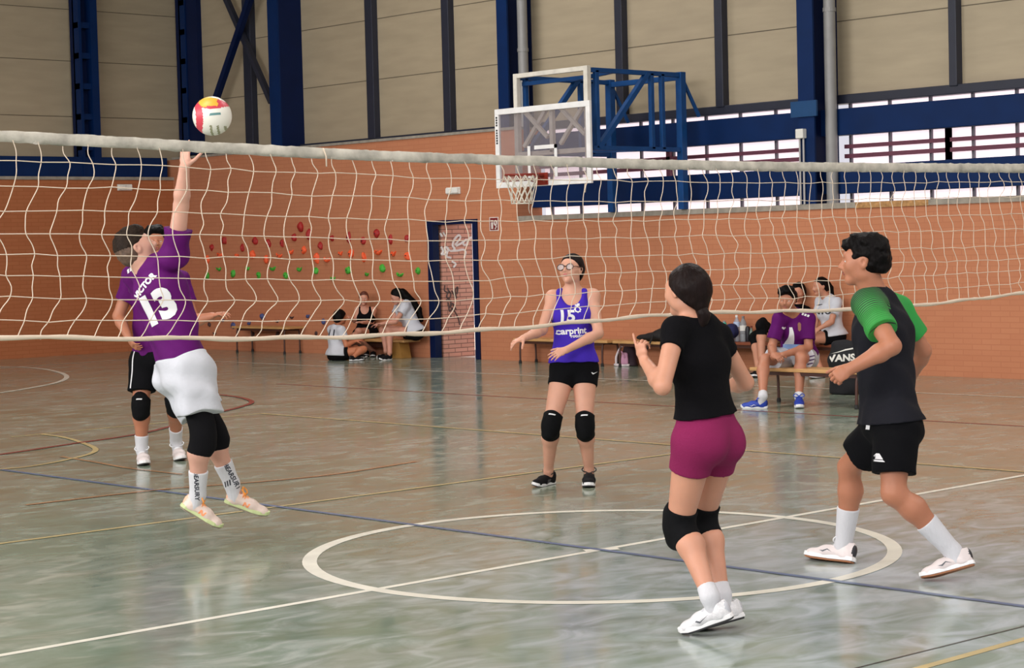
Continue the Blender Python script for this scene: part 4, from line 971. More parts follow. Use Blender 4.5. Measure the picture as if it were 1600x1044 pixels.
    def shorts(s, mats, leg=(.5, .5), off=.012, flare=.02, waist=.03, name='shorts', noise=.003, vox=None, matfn=None, seed=3, glute=.0):
        T = s.T; p = []
        top = s.pel+s.ax*waist*s.H
        t = min(.95, waist*s.H/np.linalg.norm(s.wst-s.pel)); q = T[0].part(0, t, off, off, flat=(0, 1)); q.k = .04; p.append(q)
        p += [e.inflate(off+glute) for e in T[5:7]]
        p.append(Seg(s.hip[0], s.hip[1], .05*s.g+off, k=.04))
        for i in (0, 1):
            u = s.th[i].part(0, leg[i], off, off+flare, flat=(0, 1)); u.k = .03; p.append(u)
        nf = (lambda P: wob(P, 26, seed)*noise+.5*noise*np.sin(wob(P, 12, seed+2)*6)) if noise else None
        s.bot = solid(name, p, mats, s.body, vox or s.vox*1.1, noise=nf, matfn=matfn); return s.bot
    def pad(s, i, t0=.8, t1=.26, off=.008, mt=None, bulge=.012, name='knee_pad', vox=None, mark=False):
        mt = mt or M_pad; a = s.th[i].part(t0, 1, off, off, flat=(1, 0)); c1 = s.cal[i][0]; p = [a]
        tt = t1/.3
        p.append(c1.part(0, min(tt, 1), off, off, flat=(0, 1)))
        if tt > 1: p.append(s.cal[i][1].part(0, (t1-.3)/.7, off, off, flat=(0, 1)))
        sh_ = unit(s.an[i]-s.th[i].a); f = unit(s.kn[i]-(s.hip[i]+s.an[i])/2+s.Fp*.05*s.H); f = unit(f-sh_*(f @ sh_))
        if bulge: p.append(Seg(s.kn[i]-sh_*.035*s.H+f*.012*s.H, s.kn[i]+sh_*.035*s.H+f*.012*s.H, (.03*s.g, .026*s.g+bulge*.6), None, np.cross(sh_, f), k=.03))
        for q in p: q.k = max(q.k, .02)
        o = solid(name, p, mt, s.body, vox or s.vox)
        if mark:
            c = s.th[i].a+(s.th[i].b-s.th[i].a)*(t0+.06)
            put_print('pad_mark', poly_mesh([[(-.025, -.006), (.022, -.004), (.025, .006), (-.022, .004)]]), M_prt, c, np.cross(f, s.th[i].b-s.th[i].a), -(s.th[i].b-s.th[i].a), o, o, .002, .01)
        return o
    def sock(s, i, t=.62, off=.005, mt=None, name='sock', t1=1.0):
        c = s.cal[i][1]; q = c.part((t-.3)/.7, 1, off, off+.003, flat=(1, 0)); q.k = .02
        f = Seg(s.an[i], s.heel[i]*.72+s.toe[i]*.28+unit(s.an[i]-s.heel[i]*.75-s.toe[i]*.25)*.05, .021*s.g+off, .018*s.g+off, k=.02)
        return solid(name, [q, f], mt or M_wsock, s.body, s.vox)
    def shoes(s, mats, **kw):
        return [shoe(s.toe[i], s.heel[i], s.an[i], 1, mats, s.body, **kw) for i in (0, 1)]
    def hair(s, kind, mt=None, extra=(), vol=1.0, noise=.006, nsc=40, vox=None, lowback=-.30, front=.36, fade=None):
        P, X, f, u, hh = s.P, s.hX, s.hf, s.hu, s.hh; E = lambda p, r, k=.02, **kw: Ell(P(*p), tuple(v*hh for v in r), X, u, k=k, **kw)
        p = [E((0, -.075, .14), (.362*vol, .452*vol, .415*vol)), E((0, -.20, -.05), (.31, .29, .31), .03)]
        if kind == 'crop': ear_cut = [E((q*.37, .05, -.07), (.13, .15, .16), .012, sub=True) for q in (-1, 1)]
        else: ear_cut = []
        if kind == 'crop': p += [E((0, .13, .40), (.26, .26, .14), .03), E((0, -.05, .44), (.28, .30, .14), .03)]
        p += [q(P, hh) for q in extra]
        n = unit(f*.70-u*.72); n2 = n
        cl = [(P(0, front, .27), n)] if kind != 'raw' else []
        cut = [E((0, .34, -.12), (.29, .34, .38), .012, sub=True)] if kind != 'raw' else []
        # keep it off the nape
        clip2 = [(P(0, 0, lowback), -u)] if kind == 'crop' else []
        main = solid('hair', p+cut+ear_cut, [mt or s.hm]+([fade] if fade else []), s.body, vox or s.vox*1.1, clips=cl+clip2, noise=(lambda Q: wob(Q, nsc, 4)*noise+wob(Q, nsc*2.5, 8)*noise*.5), matfn=(lambda c, mi: ((c-P(0, 0, -.02)) @ u+.25*((c-P(0, 0, 0)) @ f) < .06*hh).astype(int)) if fade else None)
        s.hr = main; return main
    def tail(s, pts, r0, r1, mt=None, name='ponytail', noise=.004):
        K = len(pts); pr = []
        for i in range(K-1):
            a, b = i/(K-1), (i+1)/(K-1); pr.append(Seg(pts[i], pts[i+1], r0+(r1-r0)*a, r0+(r1-r0)*b, k=.015))
        return solid(name, pr, mt or s.hm, s.hr, s.vox*1.1, noise=lambda Q: wob(Q, 60, 4)*noise)
DN = cv(0, -1, 0)
rb = {}
# ---------------------------------------------------------------- girl in the black top, burgundy shorts (near side of the net)
D = 8.55; J = lambda x, y, d=0: at(x, y, D+d)
H = 1.66; fr_ = cv(-.75, 0, .66)
g = Fig('girl from behind in black t-shirt, burgundy shorts and black knee pads', H, skin('black_top_girl', (198, 142, 116)), lipm('a', (170, 95, 90)), M_hairb, True)
shL, shR = J(1055, 518, -.09), J(1122, 527, .09)
elL = reach(shL, 1035, 604, .29, -1); wrL = reach(elL, 1008, 565, .235, 1)
elR = reach(shR, 1165, 598, .29, 1); wrR = reach(elR, 1128, 606, .235, 1)
hpL, hpR = J(1086, 692, -.05), J(1124, 690, .10)
knL = reach(hpL, 1061, 822, .40, 1); knR = reach(hpR, 1096, 812, .40, 1)
tL, hL = on_floor(1068, 992.5, .0), at(1143, 967, 8.42)
tR, hR = on_floor(1092, 986, .0), at(1152, 969, 8.66)
anL, anR = at(1109, 932, 8.44), at(1128, 929, 8.66)
g.build(J(1071, 455, 0), cv(-.66, -.02, .72), cv(.05, 1, 0), J(1090, 499, 0), (shL, shR), (elL, elR), (wrL, wrR), None, (hpL, hpR), (knL, knR), (anL, anR), (tL, tR), (hL, hR),
        hands=((cv(-.28, .95, .1), cv(.75, .2, .6), 1, dict(curl=(.06, .85, 1.05, 1.15), thumb=(.1, .2))), (cv(-.9, .1, .3), cv(0, .3, .9), 1, {})), headk=.98, waist=.97)
g.shirt([mat('cloth_black', (11, 10, 13), spec=.12, rough=.95, var=.15, bump=.2, bscale=60)], sleeve=(.32, .32), off=.006, soff=.007, hem=-.045*H, flare=.003, noise=.003, seed=2)
M_burg = mat('cloth_burgundy', (126, 30, 76), spec=.2, rough=.85, var=.06, bump=.25, bscale=120)
def seamfn(c, mi): return mi
g.shorts([M_burg], leg=(.33, .33), off=.007, flare=.006, waist=.06, noise=.0012, glute=.006)
for i in (0, 1): g.pad(i, .80, .25, .009, bulge=.02); g.sock(i, .86, .004)
S5 = [mat('shoe_white_mesh', (220, 218, 220), rough=.55, var=.12, scale=40, bump=.4, bscale=150), mat('shoe_silver', (186, 186, 192), rough=.4), mat('sole_black', (26, 26, 28), rough=.6), mat('midsole_white', (232, 230, 230), rough=.5), mat('lace_white', (226, 226, 228), rough=.8), mat('mark_grey', (90, 92, 98), rough=.5)]
g.shoes(S5, logo=SW)
g.hair('long', M_hairb, [lambda P, hh: Ell(P(0, -.16, .06), (.36*hh, .40*hh, .40*hh), g.hX, g.hu, k=.03), lambda P, hh: Seg(P(0, -.22, -.02), P(.02, -.40, -.34), (.33*hh, .28*hh), (.15*hh, .12*hh), g.hX, k=.05), lambda P, hh: Seg(P(-.31, .02, .1), P(-.22, -.2, -.25), (.06*hh, .2*hh), (.08*hh, .16*hh), g.hX, k=.03)], noise=.0022, nsc=50, front=.30)
P = g.P; g.tail([P(.02, -.38, -.30), P(.03, -.45, -.48), P(.03, -.43, -.62), P(.03, -.40, -.72)], .030, .018, M_hairb, 'braid', .004)
girl_black = g

# ---------------------------------------------------------------- boy in the black and green shirt
D = 9.85; J = lambda x, y, d=0: at(x, y, D+d); H = 1.76
g = Fig('boy in black shirt with green sleeves and black shorts stepping forward', H, skin('green_boy', (176, 116, 88)), lipm('b', (160, 88, 78)), M_hairk, False)
shL, shR = J(1356, 478, -.16), J(1402, 486, .19)
elL = J(1394, 541, -.36); wrL = J(1330, 576, -.34); elR = J(1442, 548, .30); wrR = J(1424, 588, .42)
hpL, hpR = J(1399, 672, -.10), J(1383, 670, .12)
knL = J(1396, 771, -.16); anL = at(1489, 862, 9.70)
anR = at(1318, 852, 10.33); knR = J(1327, 730, .38)
tL, hL = on_floor(1440, 908), at(1523, 884, 9.66)
tR, hR = on_floor(1259, 874), on_floor(1341, 882)
g.build(J(1349, 409, 0), cv(-.95, .03, .22), cv(.06, 1, 0), J(1368, 462, .02), (shL, shR), (elL, elR), (wrL, wrR), None, (hpL, hpR), (knL, knR), (anL, anR), (tL, tR), (hL, hR),
        hands=((cv(-.85, -.5, -.1), cv(.15, -.3, .95), -1, dict(curl=(.75, .8, .85, .9), thumb=(.1, .5))), (cv(-.7, -.7, .2), cv(-.3, .4, .8), 1, dict(curl=(.6, .6, .6, .6)))), headk=1.03, bulk=1.0)
M_cb, M_gr = mat('cloth_black_sport', (20, 20, 28), spec=.2, rough=.8, var=.1, bump=.6, bscale=12), None
def green_mat():
    mt = mat('cloth_green_stripe', (44, 142, 56), rough=.7, var=.1); nt = mt.node_tree; N = nt.nodes; L = nt.links; b = N['Principled BSDF']
    g_ = N.new('ShaderNodeNewGeometry'); d = N.new('ShaderNodeVectorMath'); d.operation = 'DOT_PRODUCT'; ax_ = unit(elL-shL); d.inputs[1].default_value = tuple(ax_)
    L.new(g_.outputs['Position'], d.inputs[0]); m1 = N.new('ShaderNodeMath'); m1.operation = 'MULTIPLY_ADD'; m1.inputs[1].default_value = 95; m1.inputs[2].default_value = 0; L.new(d.outputs['Value'], m1.inputs[0])
    f_ = N.new('ShaderNodeMath'); f_.operation = 'FRACT'; L.new(m1.outputs[0], f_.inputs[0])
    t_ = N.new('ShaderNodeMapRange'); t_.inputs[1].default_value = float(np.dot(shL, ax_))-.05; t_.inputs[2].default_value = float(np.dot(shL, ax_))+.22; t_.inputs[3].default_value = .15; t_.inputs[4].default_value = 1.1; L.new(d.outputs['Value'], t_.inputs[0])
    gt = N.new('ShaderNodeMath'); gt.operation = 'LESS_THAN'; L.new(f_.outputs[0], gt.inputs[0]); L.new(t_.outputs[0], gt.inputs[1])
    mx = N.new('ShaderNodeMix'); mx.data_type = 'RGBA'; L.new(gt.outputs[0], mx.inputs[0]); mx.inputs[6].default_value = lin((30, 44, 34))+(1,); mx.inputs[7].default_value = lin((44, 144, 56))+(1,); L.new(mx.outputs[2], b.inputs['Base Color']); return mt
M_gr = mat('cloth_green', (36, 146, 60), rough=.7, var=.08); M_grs = green_mat()
fx, nk0, Xc_ = g.Fc, g.neck, g.Xc
def sleeves(c, mi):
    k = np.zeros(len(c), int); aL = unit(elL-shL)
    for n_, (s_, e_) in enumerate(((shL, elL), (shR, elR))):
        d_ = unit(e_-s_); t = (c-s_) @ d_; lat = ((c-nk0) @ Xc_)*(-1 if n_ == 0 else 1)
        r = np.linalg.norm(c-s_-t[:, None]*d_, axis=1)
        inside = (r < .085) & (t > -.02) | ((lat > .055+.0*t) & (((c-s_) @ g.ax) > -.03) & (r < .13) & (lat > .06))
        k[inside & (mi == 1) | inside & (lat > .09)] = 1 if n_ == 0 else 2
    return k
g.shirt([M_cb, M_grs, M_gr], sleeve=(.62, .62), off=.02, soff=.022, hem=.004*H, flare=.008, noise=.009, matfn=sleeves, smat=1, seed=6)
MB().tube(spline([g.neck+g.Xc*a*.062+g.Fc*b*.06-g.ax*(.006+.02*max(0, b)) for a, b in [(math.cos(t), math.sin(t)) for t in np.linspace(0, 6.283, 17)[:-1]]], 3, True), .006, 6, closed=True).build('collar_band', M_gr, g.top, smooth=True)
g.shorts([mat('cloth_black_shorts', (11, 11, 14), spec=.12, rough=.9, var=.1, bump=.2, bscale=50)], leg=(.70, .62), off=.022, flare=.02, waist=.02, noise=.005)
put_print('hem_mark', poly_mesh([[(-.03, -.02), (.03, -.02), (.022, -.012), (-.022, -.012)], [(-.022, -.008), (.022, -.008), (.008, .02), (-.004, .02)]]), M_prt, (1371, 715), cv(1, 0, 0), cv(0, 1, 0), g.bot, g.bot, .003, .012)
put_print('drawstring', poly_mesh([[(-.006, -.03), (.006, -.03), (.006, .03), (-.006, .03)]]), M_prt, (1356, 662), cv(1, 0, 0), cv(.05, 1, 0), g.bot, g.bot, .003, .012)
for i in (0, 1): g.sock(i, .52, .007)
S5b = [mat('shoe_white_leather', (222, 210, 208), rough=.45, var=.06, bump=.2, bscale=60), mat('shoe_heel_black', (40, 38, 42), rough=.5), mat('sole_gum', (150, 96, 60), rough=.6), mat('midsole_white', (232, 230, 230)), mat('lace_white', (226, 226, 228)), mat('mark_grey', (90, 92, 98))]
g.shoes(S5b, logo=JM, loop=True)
g.hair('crop', M_hairk, [lambda P, hh: Ell(P(0, .16, .38), (.28*hh, .26*hh, .17*hh), g.hX, g.hu, k=.02), lambda P, hh: Ell(P(0, -.12, .36), (.36*hh, .40*hh, .26*hh), g.hX, g.hu, k=.02), lambda P, hh: Ell(P(0, -.30, .05), (.31*hh, .26*hh, .34*hh), g.hX, g.hu, k=.03), lambda P, hh: Ell(P(0, .36, .30), (.22*hh, .12*hh, .09*hh), g.hX, g.hu, k=.02)], vol=1.05, noise=.006, nsc=70, lowback=-.24, front=.44)
boy_green = g

# ---------------------------------------------------------------- girl 15 in the violet vest
D = 13.85; J = lambda x, y, d=0: at(x, y, D+d); H = 1.64
g = Fig('girl with glasses in violet vest numbered 15 standing behind the net', H, skin('violet_girl', (204, 150, 126)), lipm('c', (176, 96, 92)), M_hairb, True, eye=True)
shR, shL = J(864, 466, .03), J(926, 464, .0)
elR = reach(shR, 847, 516, .275, -1); wrR = reach(elR, 817, 529, .22, -1); elL = reach(shL, 934, 523, .285, 1); elL = J(935, 521, -.12); wrL = J(885, 547, -.30)
hpR, hpL = J(881, 580), J(913, 580); knR, knL = J(861, 664, -.13), J(914, 665, -.13)
tR, hR = on_floor(834, 762), on_floor(864, 756); tL, hL = on_floor(920, 761.5), on_floor(921, 751)
anR, anL = J(857, 736, .10), J(920.5, 734, .06)
g.build(J(893, 422, -.02), cv(-.5, .2, -.85), cv(.02, 1, .15), J(894, 455, .02), (shL, shR), (elL, elR), (wrL, wrR), None, (hpL, hpR), (knL, knR), (anL, anR), (tL, tR), (hL, hR),
        hands=((cv(-.85, -.35, -.3), cv(0, -.6, .8), -1, dict(curl=(.15, .2, .25, .3), thumb=(.4, .2))), (cv(-.8, -.3, -.5), cv(.3, -.8, .3), 1, dict(curl=(.25, .4, .5, .55)))), gaze=cv(-.6, .35, -.7))
M_vio = mat('cloth_violet', (62, 36, 166), spec=.2, rough=.75, var=.08, bump=.15, bscale=60)
g.shirt([M_vio, mat('trim_violet', (52, 32, 132), rough=.7)], tank=True, off=.010, hem=-.012*H, flare=.008, neckdrop=.02, noise=.005, seed=4)
g.shorts([mat('cloth_black_lycra', (9, 9, 12), spec=.12, rough=.9, var=.1)], leg=(.28, .28), off=.006, flare=.005, waist=.02, noise=.001)
put_print('jersey_number', text_mesh('15', .115, 0, .004), M_prt, (885.5, 495), cv(1, 0, .3), cv(0, 1, 0), g.top, g.top, .003, .012)
put_print('jersey_lettering', text_mesh('carprint', .062, 0, .002), M_prt, (894, 517.5), cv(1, 0.06, .25), cv(0, 1, 0), g.top, g.top, .003, .01)
put_print('jersey_lettering', text_mesh('rotulos', .032, 0, .001), M_prt, (902.5, 525), cv(1, 0.06, .25), cv(0, 1, 0), g.top, g.top, .003, .01)
a8 = [(math.cos(t)*r, math.sin(t)*r) for t, r in zip(np.linspace(0, 2*math.pi, 17)[:-1], [.026, .021]*8)]
put_print('jersey_crest', poly_mesh([a8, [(-.016, .024), (.016, .024), (.02, .042), (.008, .034), (0, .045), (-.008, .034), (-.02, .042)]]), M_prt, (902.5, 483.5), cv(1, 0, .2), cv(0, 1, 0), g.top, g.top, .003, .01)
put_print('crest_centre', poly_mesh([[(math.cos(t)*.013, math.sin(t)*.013) for t in np.linspace(0, 6.283, 13)[:-1]]]), M_vio, (902.5, 483.5), cv(1, 0, .2), cv(0, 1, 0), g.top, g.top, .0045, .01)
put_print('chest_mark', poly_mesh([[(-.02, -.014), (-.002, -.012), (.02, .014), (.006, .012), (-.006, -.002)]]), M_prt, (867.5, 477), cv(1, 0, .2), cv(0, 1, 0), g.top, g.top, .003, .01)
put_print('shorts_mark', poly_mesh([[(-.028, .004), (-.014, -.01), (.03, .01), (-.01, -.001), (-.02, .006)]]), M_prt, (929, 583), cv(1, 0, .2), cv(0, 1, 0), g.bot, g.bot, .003, .01)
for i in (0, 1): g.pad(i, .82, .24, .010, bulge=.016, mark=True)
S5c = [mat('shoe_black_knit', (15, 14, 17), spec=.2, rough=.85, var=.2, scale=60, bump=.3), mat('shoe_black_trim', (18, 18, 20), rough=.6), mat('sole_grey', (60, 58, 60), rough=.7), mat('midsole_white', (232, 230, 230)), mat('lace_black', (22, 22, 24), rough=.8), mat('stripe_grey', (84, 82, 86), rough=.6)]
g.shoes(S5c, logo=STR, loop=True)
g.hair('tied', M_hairb, [], noise=.002, nsc=60, front=.30, vol=1.02)
P = g.P; g.tail([P(0, -.42, .08), P(.1, -.55, -.1), P(.14, -.52, -.38), P(.12, -.45, -.62)], .03, .014, M_hairb)
gm = MB()
for s_ in (-1, 1):
    c = P(s_*.165, .43, .0); ring = [c+g.hh*(g.hX*math.cos(t)*.125+g.hu*math.sin(t)*.10) for t in np.linspace(0, 6.283, 21)[:-1]]
    gm.tube(ring, .0032, 6, closed=True); gm.tube([c+g.hX*s_*.125*g.hh, P(s_*.345, .30, .03), P(s_*.36, -.02, .06)], .0028, 5)
gm.tube([P(-.045, .445, .02), P(0, .46, .03), P(.045, .445, .02)], .003, 5)
gl_ = gm.build('glasses', mat('glasses_tortoise', (70, 44, 30), rough=.3), g.body, smooth=True)
lens = MB()
for s_ in (-1, 1):
    c = P(s_*.165, .432, .0); lens.add([c]+[c+g.hh*(g.hX*math.cos(t)*.12+g.hu*math.sin(t)*.095) for t in np.linspace(0, 6.283, 21)[:-1]], [(0, 1+k, 1+(k+1) % 20) for k in range(20)])
lens.build('lens', mat('lens_glass', (235, 235, 240), rough=.05, alpha=.35, spec=1), gl_)
girl_15 = g

# ---------------------------------------------------------------- team mate of the jumper
D = 16.1; J = lambda x, y, d=0: at(x, y, D+d); H = 1.88
M_pur = mat('cloth_purple', (86, 6, 92), spec=.2, rough=.75, var=.1, bump=.5, bscale=13)
g = Fig('boy in purple shirt and black shorts standing half hidden behind the jumping player', H, skin('mate', (178, 116, 88)), lipm('d', (160, 88, 78)), M_hairk, False, vox=.006)
shR, shL = J(204, 442, .0), J(281, 438, .03)
elR = J(185, 494, -.02); wrR = J(200, 526, -.16); elL = J(303, 502, .0); wrL = J(331, 494, -.12)
hpR, hpL = J(225, 566), J(262, 566); knR, knL = J(220, 634, -.08), J(273, 630, -.05)
tR, hR = on_floor(227, 731), on_floor(222, 719); tL, hL = on_floor(284, 723), on_floor(275, 709)
anR, anL = J(221.5, 702, .02), J(275, 689, .30)
g.build(J(241, 380, -.03), cv(.35, .15, -.9), cv(0, 1, 0), J(243, 420, .02), (shL, shR), (elL, elR), (wrL, wrR), None, (hpL, hpR), (knL, knR), (anL, anR), (tL, tR), (hL, hR),
        hands=((cv(.9, .25, -.3), cv(.1, -.9, .2), 1, dict(curl=(.3, .4, .5, .5), thumb=(.5, .2))), (cv(.5, -.75, -.3), cv(.6, .5, .5), -1, dict(curl=(.4, .5, .5, .5)))))
g.shirt([M_pur], sleeve=(.55, .55), off=.016, soff=.02, hem=-.0*H, flare=.006, noise=.006, seed=8)
g.shorts([mat('cloth_black_shorts', (16, 15, 19)), M_prt], leg=(.68, .68), off=.022, flare=.02, waist=.02, noise=.004)
put_print('side_stripe', poly_mesh([[(-.006, -.18), (.006, -.18), (.006, .16), (-.006, .16)]]), M_prt, (207, 572), cv(1, 0, -.3), cv(.05, 1, 0), g.bot, g.bot, .003, .03)
MB().tube([wrR+(elR-wrR)*.02, wrR+(elR-wrR)*.16], .030, 12).build('wristband', M_wsock, g.body, smooth=False, auto=50)
for i in (0, 1): g.pad(i, .84, .22, .010, bulge=.014, mark=True); g.sock(i, .68, .008)
S5d = [mat('shoe_white_leather', (222, 210, 208)), mat('midsole_white', (232, 230, 230)), mat('sole_dark', (50, 46, 44), rough=.6), mat('midsole_white', (232, 230, 230)), mat('lace_white', (226, 226, 228)), mat('mark_black', (26, 26, 30), rough=.5)]
g.shoes(S5d, logo=NN, loop=True)
g.hair('crop', M_hairk, [lambda P, hh: Ell(P(0, .1, .36), (.34*hh, .36*hh, .20*hh), g.hX, g.hu, k=.02)], vol=1.05, noise=.008, nsc=70, front=.42)

# ---------------------------------------------------------------- jumping player number 13
D = 11.45; J = lambda x, y, d=0: at(x, y, D+d); H = 1.76
g = Fig('boy in purple shirt numbered 13 and white shorts jumping to hit the ball', H, skin('jumper', (206, 156, 136)), lipm('e', (178, 104, 98)), M_hairl, False)
shR, shL = J(273, 402, -.10), J(213, 432, .13)
elR = J(283, 322, -.18); wrR = J(288, 262, -.27); elL = J(240, 492, .26); wrL = J(258, 462, .42)
hpR, hpL = J(300, 583, -.07), J(280, 583, .10); knR, knL = J(317, 680, -.10), J(333, 674, .10)
anR, anL = J(309, 773, -.02), J(362, 755, .20)
hR, tR = J(281, 792, -.02), J(344, 829, .02); hL, tL = J(352, 787, .22), J(417, 809, .24)
g.build(J(213, 389, .0), cv(.78, .50, .30), cv(-.52, .83, -.05), J(231, 416, .02), (shL, shR), (elL, elR), (wrL, wrR), None, (hpL, hpR), (knL, knR), (anL, anR), (tL, tR), (hL, hR),
        hands=((cv(.3, .6, .5), cv(.7, -.3, 0), -1, {}), (cv(.02, .98, .1), cv(.55, 0, .85), -1, dict(curl=(.12, .10, .12, .15), thumb=(.55, .1), spread=.14))), headk=1.0, gaze=cv(.6, .75, .2))
g.shirt([M_pur], sleeve=(.30, .55), off=.017, soff=.022, hem=-.005*H, flare=.006, noise=.011, seed=12)
M_wsh = mat('cloth_white', (196, 197, 204), rough=.8, var=.04, bump=.8, bscale=13)
g.shorts([M_wsh], leg=(.66, .66), off=.036, flare=.026, waist=.03, noise=.011, seed=14)
rt = cv(.72, .60, -.15)
put_print('jersey_number', text_mesh('13', .225, 0, .014), M_prt, (246, 482), cv(.91, .42, 0), cv(-.42, .91, 0), g.top, g.top, .003, .015)
put_print('jersey_lettering', text_mesh('VICTOR', .05, 0, .003), M_prt, (225, 447), cv(.66, .75, 0), cv(-.75, .66, 0), g.top, g.top, .003, .012)
put_print('shoulder_mark', poly_mesh([[(-.03+d, -.012), (-.014+d, -.012), (-.008+d, .012), (-.024+d, .012)] for d in (0, .022, .044)]), M_prt, (204, 421), cv(.85, .5, 0), cv(-.5, .85, 0), g.top, g.top, .003, .012)
for i in (0, 1): g.pad(i, .60, .30, .010, bulge=.012, mt=mat('knee_sleeve_black', (13, 12, 15), spec=.15, rough=.9, var=.15)); g.sock(i, .60, .008)
for o_, x, y, r_ in ((0, 352, 741, (.35, -.94)), (1, 307, 762, (.0, -1))):
    sk = [c for c in g.body.children if c.name.startswith('sock')][o_]
S5e = [mat('shoe_cream', (222, 200, 188), rough=.55, var=.1, bump=.2), mat('shoe_peach', (236, 180, 150), rough=.6), mat('sole_stone', (136, 124, 108), rough=.8, var=.2, scale=30, bump=.5), mat('midsole_lime', (196, 206, 150), rough=.5, var=.06), mat('lace_orange', (240, 152, 60), rough=.7), mat('mark_orange', (240, 150, 96), rough=.5)]
g.shoes(S5e, logo=NN, loop=True)
socks = [c for c in g.body.children if c.name.startswith('sock')]
Mkp = mat('print_dark', (40, 42, 52), rough=.8)
for sk, x, y, dn in ((socks[1], 307, 760, (.0, -1)), (socks[0], 363, 745, (.42, -.9))):
    d_ = cv(dn[0], dn[1], 0); put_print('sock_lettering', text_mesh('BEARSURY', .036, 0, .001), Mkp, (x, y), d_, np.cross(d_, CF)*1.0, sk, sk, .002, .012)
put_print('sock_mark', poly_mesh([[(-.022+k*.016, -.016), (-.014+k*.016, -.016), (-.004+k*.016, .016), (-.012+k*.016, .016)] for k in range(3)]), Mkp, (355, 756), cv(.9, .4, 0), cv(-.4, .9, 0), socks[0], socks[0], .002, .01)
g.hair('crop', M_hairl, [lambda P, hh: Ell(P(0, .12, .36), (.30*hh, .30*hh, .20*hh), g.hX, g.hu, k=.02)], vol=1.0, noise=.003, nsc=90, front=.38, fade=mat('hair_fade', (92, 70, 56), rough=.6, var=.3, scale=60))
jumper = g
# ---------------------------------------------------------------- boy in purple on the near bench
D = 20.1; J = lambda x, y, d=0: at(x, y, D+d); H = 1.76
g = Fig('boy in purple shirt, white shorts and blue shoes sitting on the court bench', H, skin('seated_boy', (176, 118, 92)), lipm('f', (160, 90, 80)), M_hairk, False, vox=.0065)
shR, shL = J(1218, 499, .12), J(1263, 500, .18)
elR = J(1206, 542, .10); wrR = J(1209, 556, -.10); elL = J(1263, 543, .12); wrL = J(1222, 555, -.10)
hpR, hpL = J(1238, 559, .42), J(1262, 559, .46); knR, knL = J(1195, 562, .02), J(1252, 560, -.02)
hR, tR = on_floor(1199, 638.5), on_floor(1158, 638.5); hL, tL = on_floor(1249, 634.5), on_floor(1249, 645)
anR, anL = at(1192, 619, depth(hR)-.02), at(1248.5, 620, depth(hL)-.08)
g.build(J(1230, 469, .02), cv(-.35, -.08, -.93), cv(.0, 1, -.1), J(1240, 489, .16), (shL, shR), (elL, elR), (wrL, wrR), None, (hpL, hpR), (knL, knR), (anL, anR), (tL, tR), (hL, hR),
        hands=((cv(-.9, .0, -.35), cv(-.1, -.7, .6), -1, dict(curl=(.6, .7, .7, .7))), (cv(.5, -.2, -.7), cv(.2, -.8, .5), 1, dict(curl=(.6, .7, .7, .7)))), headk=1.04, gaze=cv(-.5, -.1, -.8))
g.shirt([M_pur], sleeve=(.72, .72), off=.016, soff=.02, hem=.01*H, flare=.008, noise=.006, seed=21)
g.shorts([M_wsh], leg=(.72, .72), off=.022, flare=.03, waist=.02, noise=.006)
R2, U2 = cv(1, 0, .2), cv(0, 1, 0)
put_print('chest_mark', poly_mesh([[(-.03, .0), (-.012, -.016), (.012, -.016), (.03, .0), (.02, .012), (.0, .004), (-.02, .012)]]), M_prt, (1225, 512.5), R2, U2, g.top, g.top, .003, .012)
put_print('jersey_crest', poly_mesh([[(-.016, -.03), (0, -.046), (.016, -.03), (.018, .03), (.008, .046), (-.008, .046), (-.018, .03)]]), mat('crest_gold', (150, 100, 84), rough=.7), (1249, 511), R2, U2, g.top, g.top, .003, .012)
put_print('jersey_motif', poly_mesh([[(-.045, -.10), (.05, -.10), (.015, .03), (-.01, .12), (-.035, .12), (-.035, .06)]]), M_prt, (1237, 530), cv(1, .0, .2), cv(-.12, 1, 0), g.top, g.top, .003, .015)
put_print('jersey_motif', poly_mesh([[(-.11, -.025), (.11, -.02), (.10, .02), (-.11, .025)]]), mat('print_pale_blue', (140, 168, 214), rough=.7), (1239, 541.5), R2, U2, g.top, g.top, .005, .02)
put_print('shoulder_mark', poly_mesh([[(-.04+d, -.012), (-.02+d, -.012), (-.012+d, .012), (-.032+d, .012)] for d in (0, .028, .056)]), M_prt, (1258, 492), cv(.9, -.3, .2), cv(.3, .9, 0), g.top, g.top, .003, .015)
put_print('shorts_stripes', poly_mesh([[(-.05, -.012+k), (.05, .0+k), (.05, .012+k), (-.05, .0+k)] for k in (-.035, 0, .035)]), mat('print_purple', (70, 40, 90), rough=.7), (1270, 562), R2, cv(.1, 1, .3), g.bot, g.bot, .003, .015)
S5f = [mat('shoe_blue', (26, 58, 160), rough=.5, var=.1, bump=.2), mat('shoe_blue_dark', (18, 40, 120), rough=.6), mat('sole_white', (226, 226, 230), rough=.5), mat('midsole_white', (232, 230, 230)), mat('lace_blue', (30, 66, 170), rough=.7), M_prt]
for i in (0, 1): g.sock(i, .90, .007)
g.shoes(S5f, logo=JM, loop=True)
g.hair('crop', M_hairk, [lambda P, hh: Ell(P(0, .12, .40), (.36*hh, .36*hh, .20*hh), g.hX, g.hu, k=.02), lambda P, hh: Ell(P(.1, .30, .34), (.24*hh, .14*hh, .12*hh), g.hX, g.hu, k=.02)], vol=1.08, noise=.009, nsc=55, front=.42)

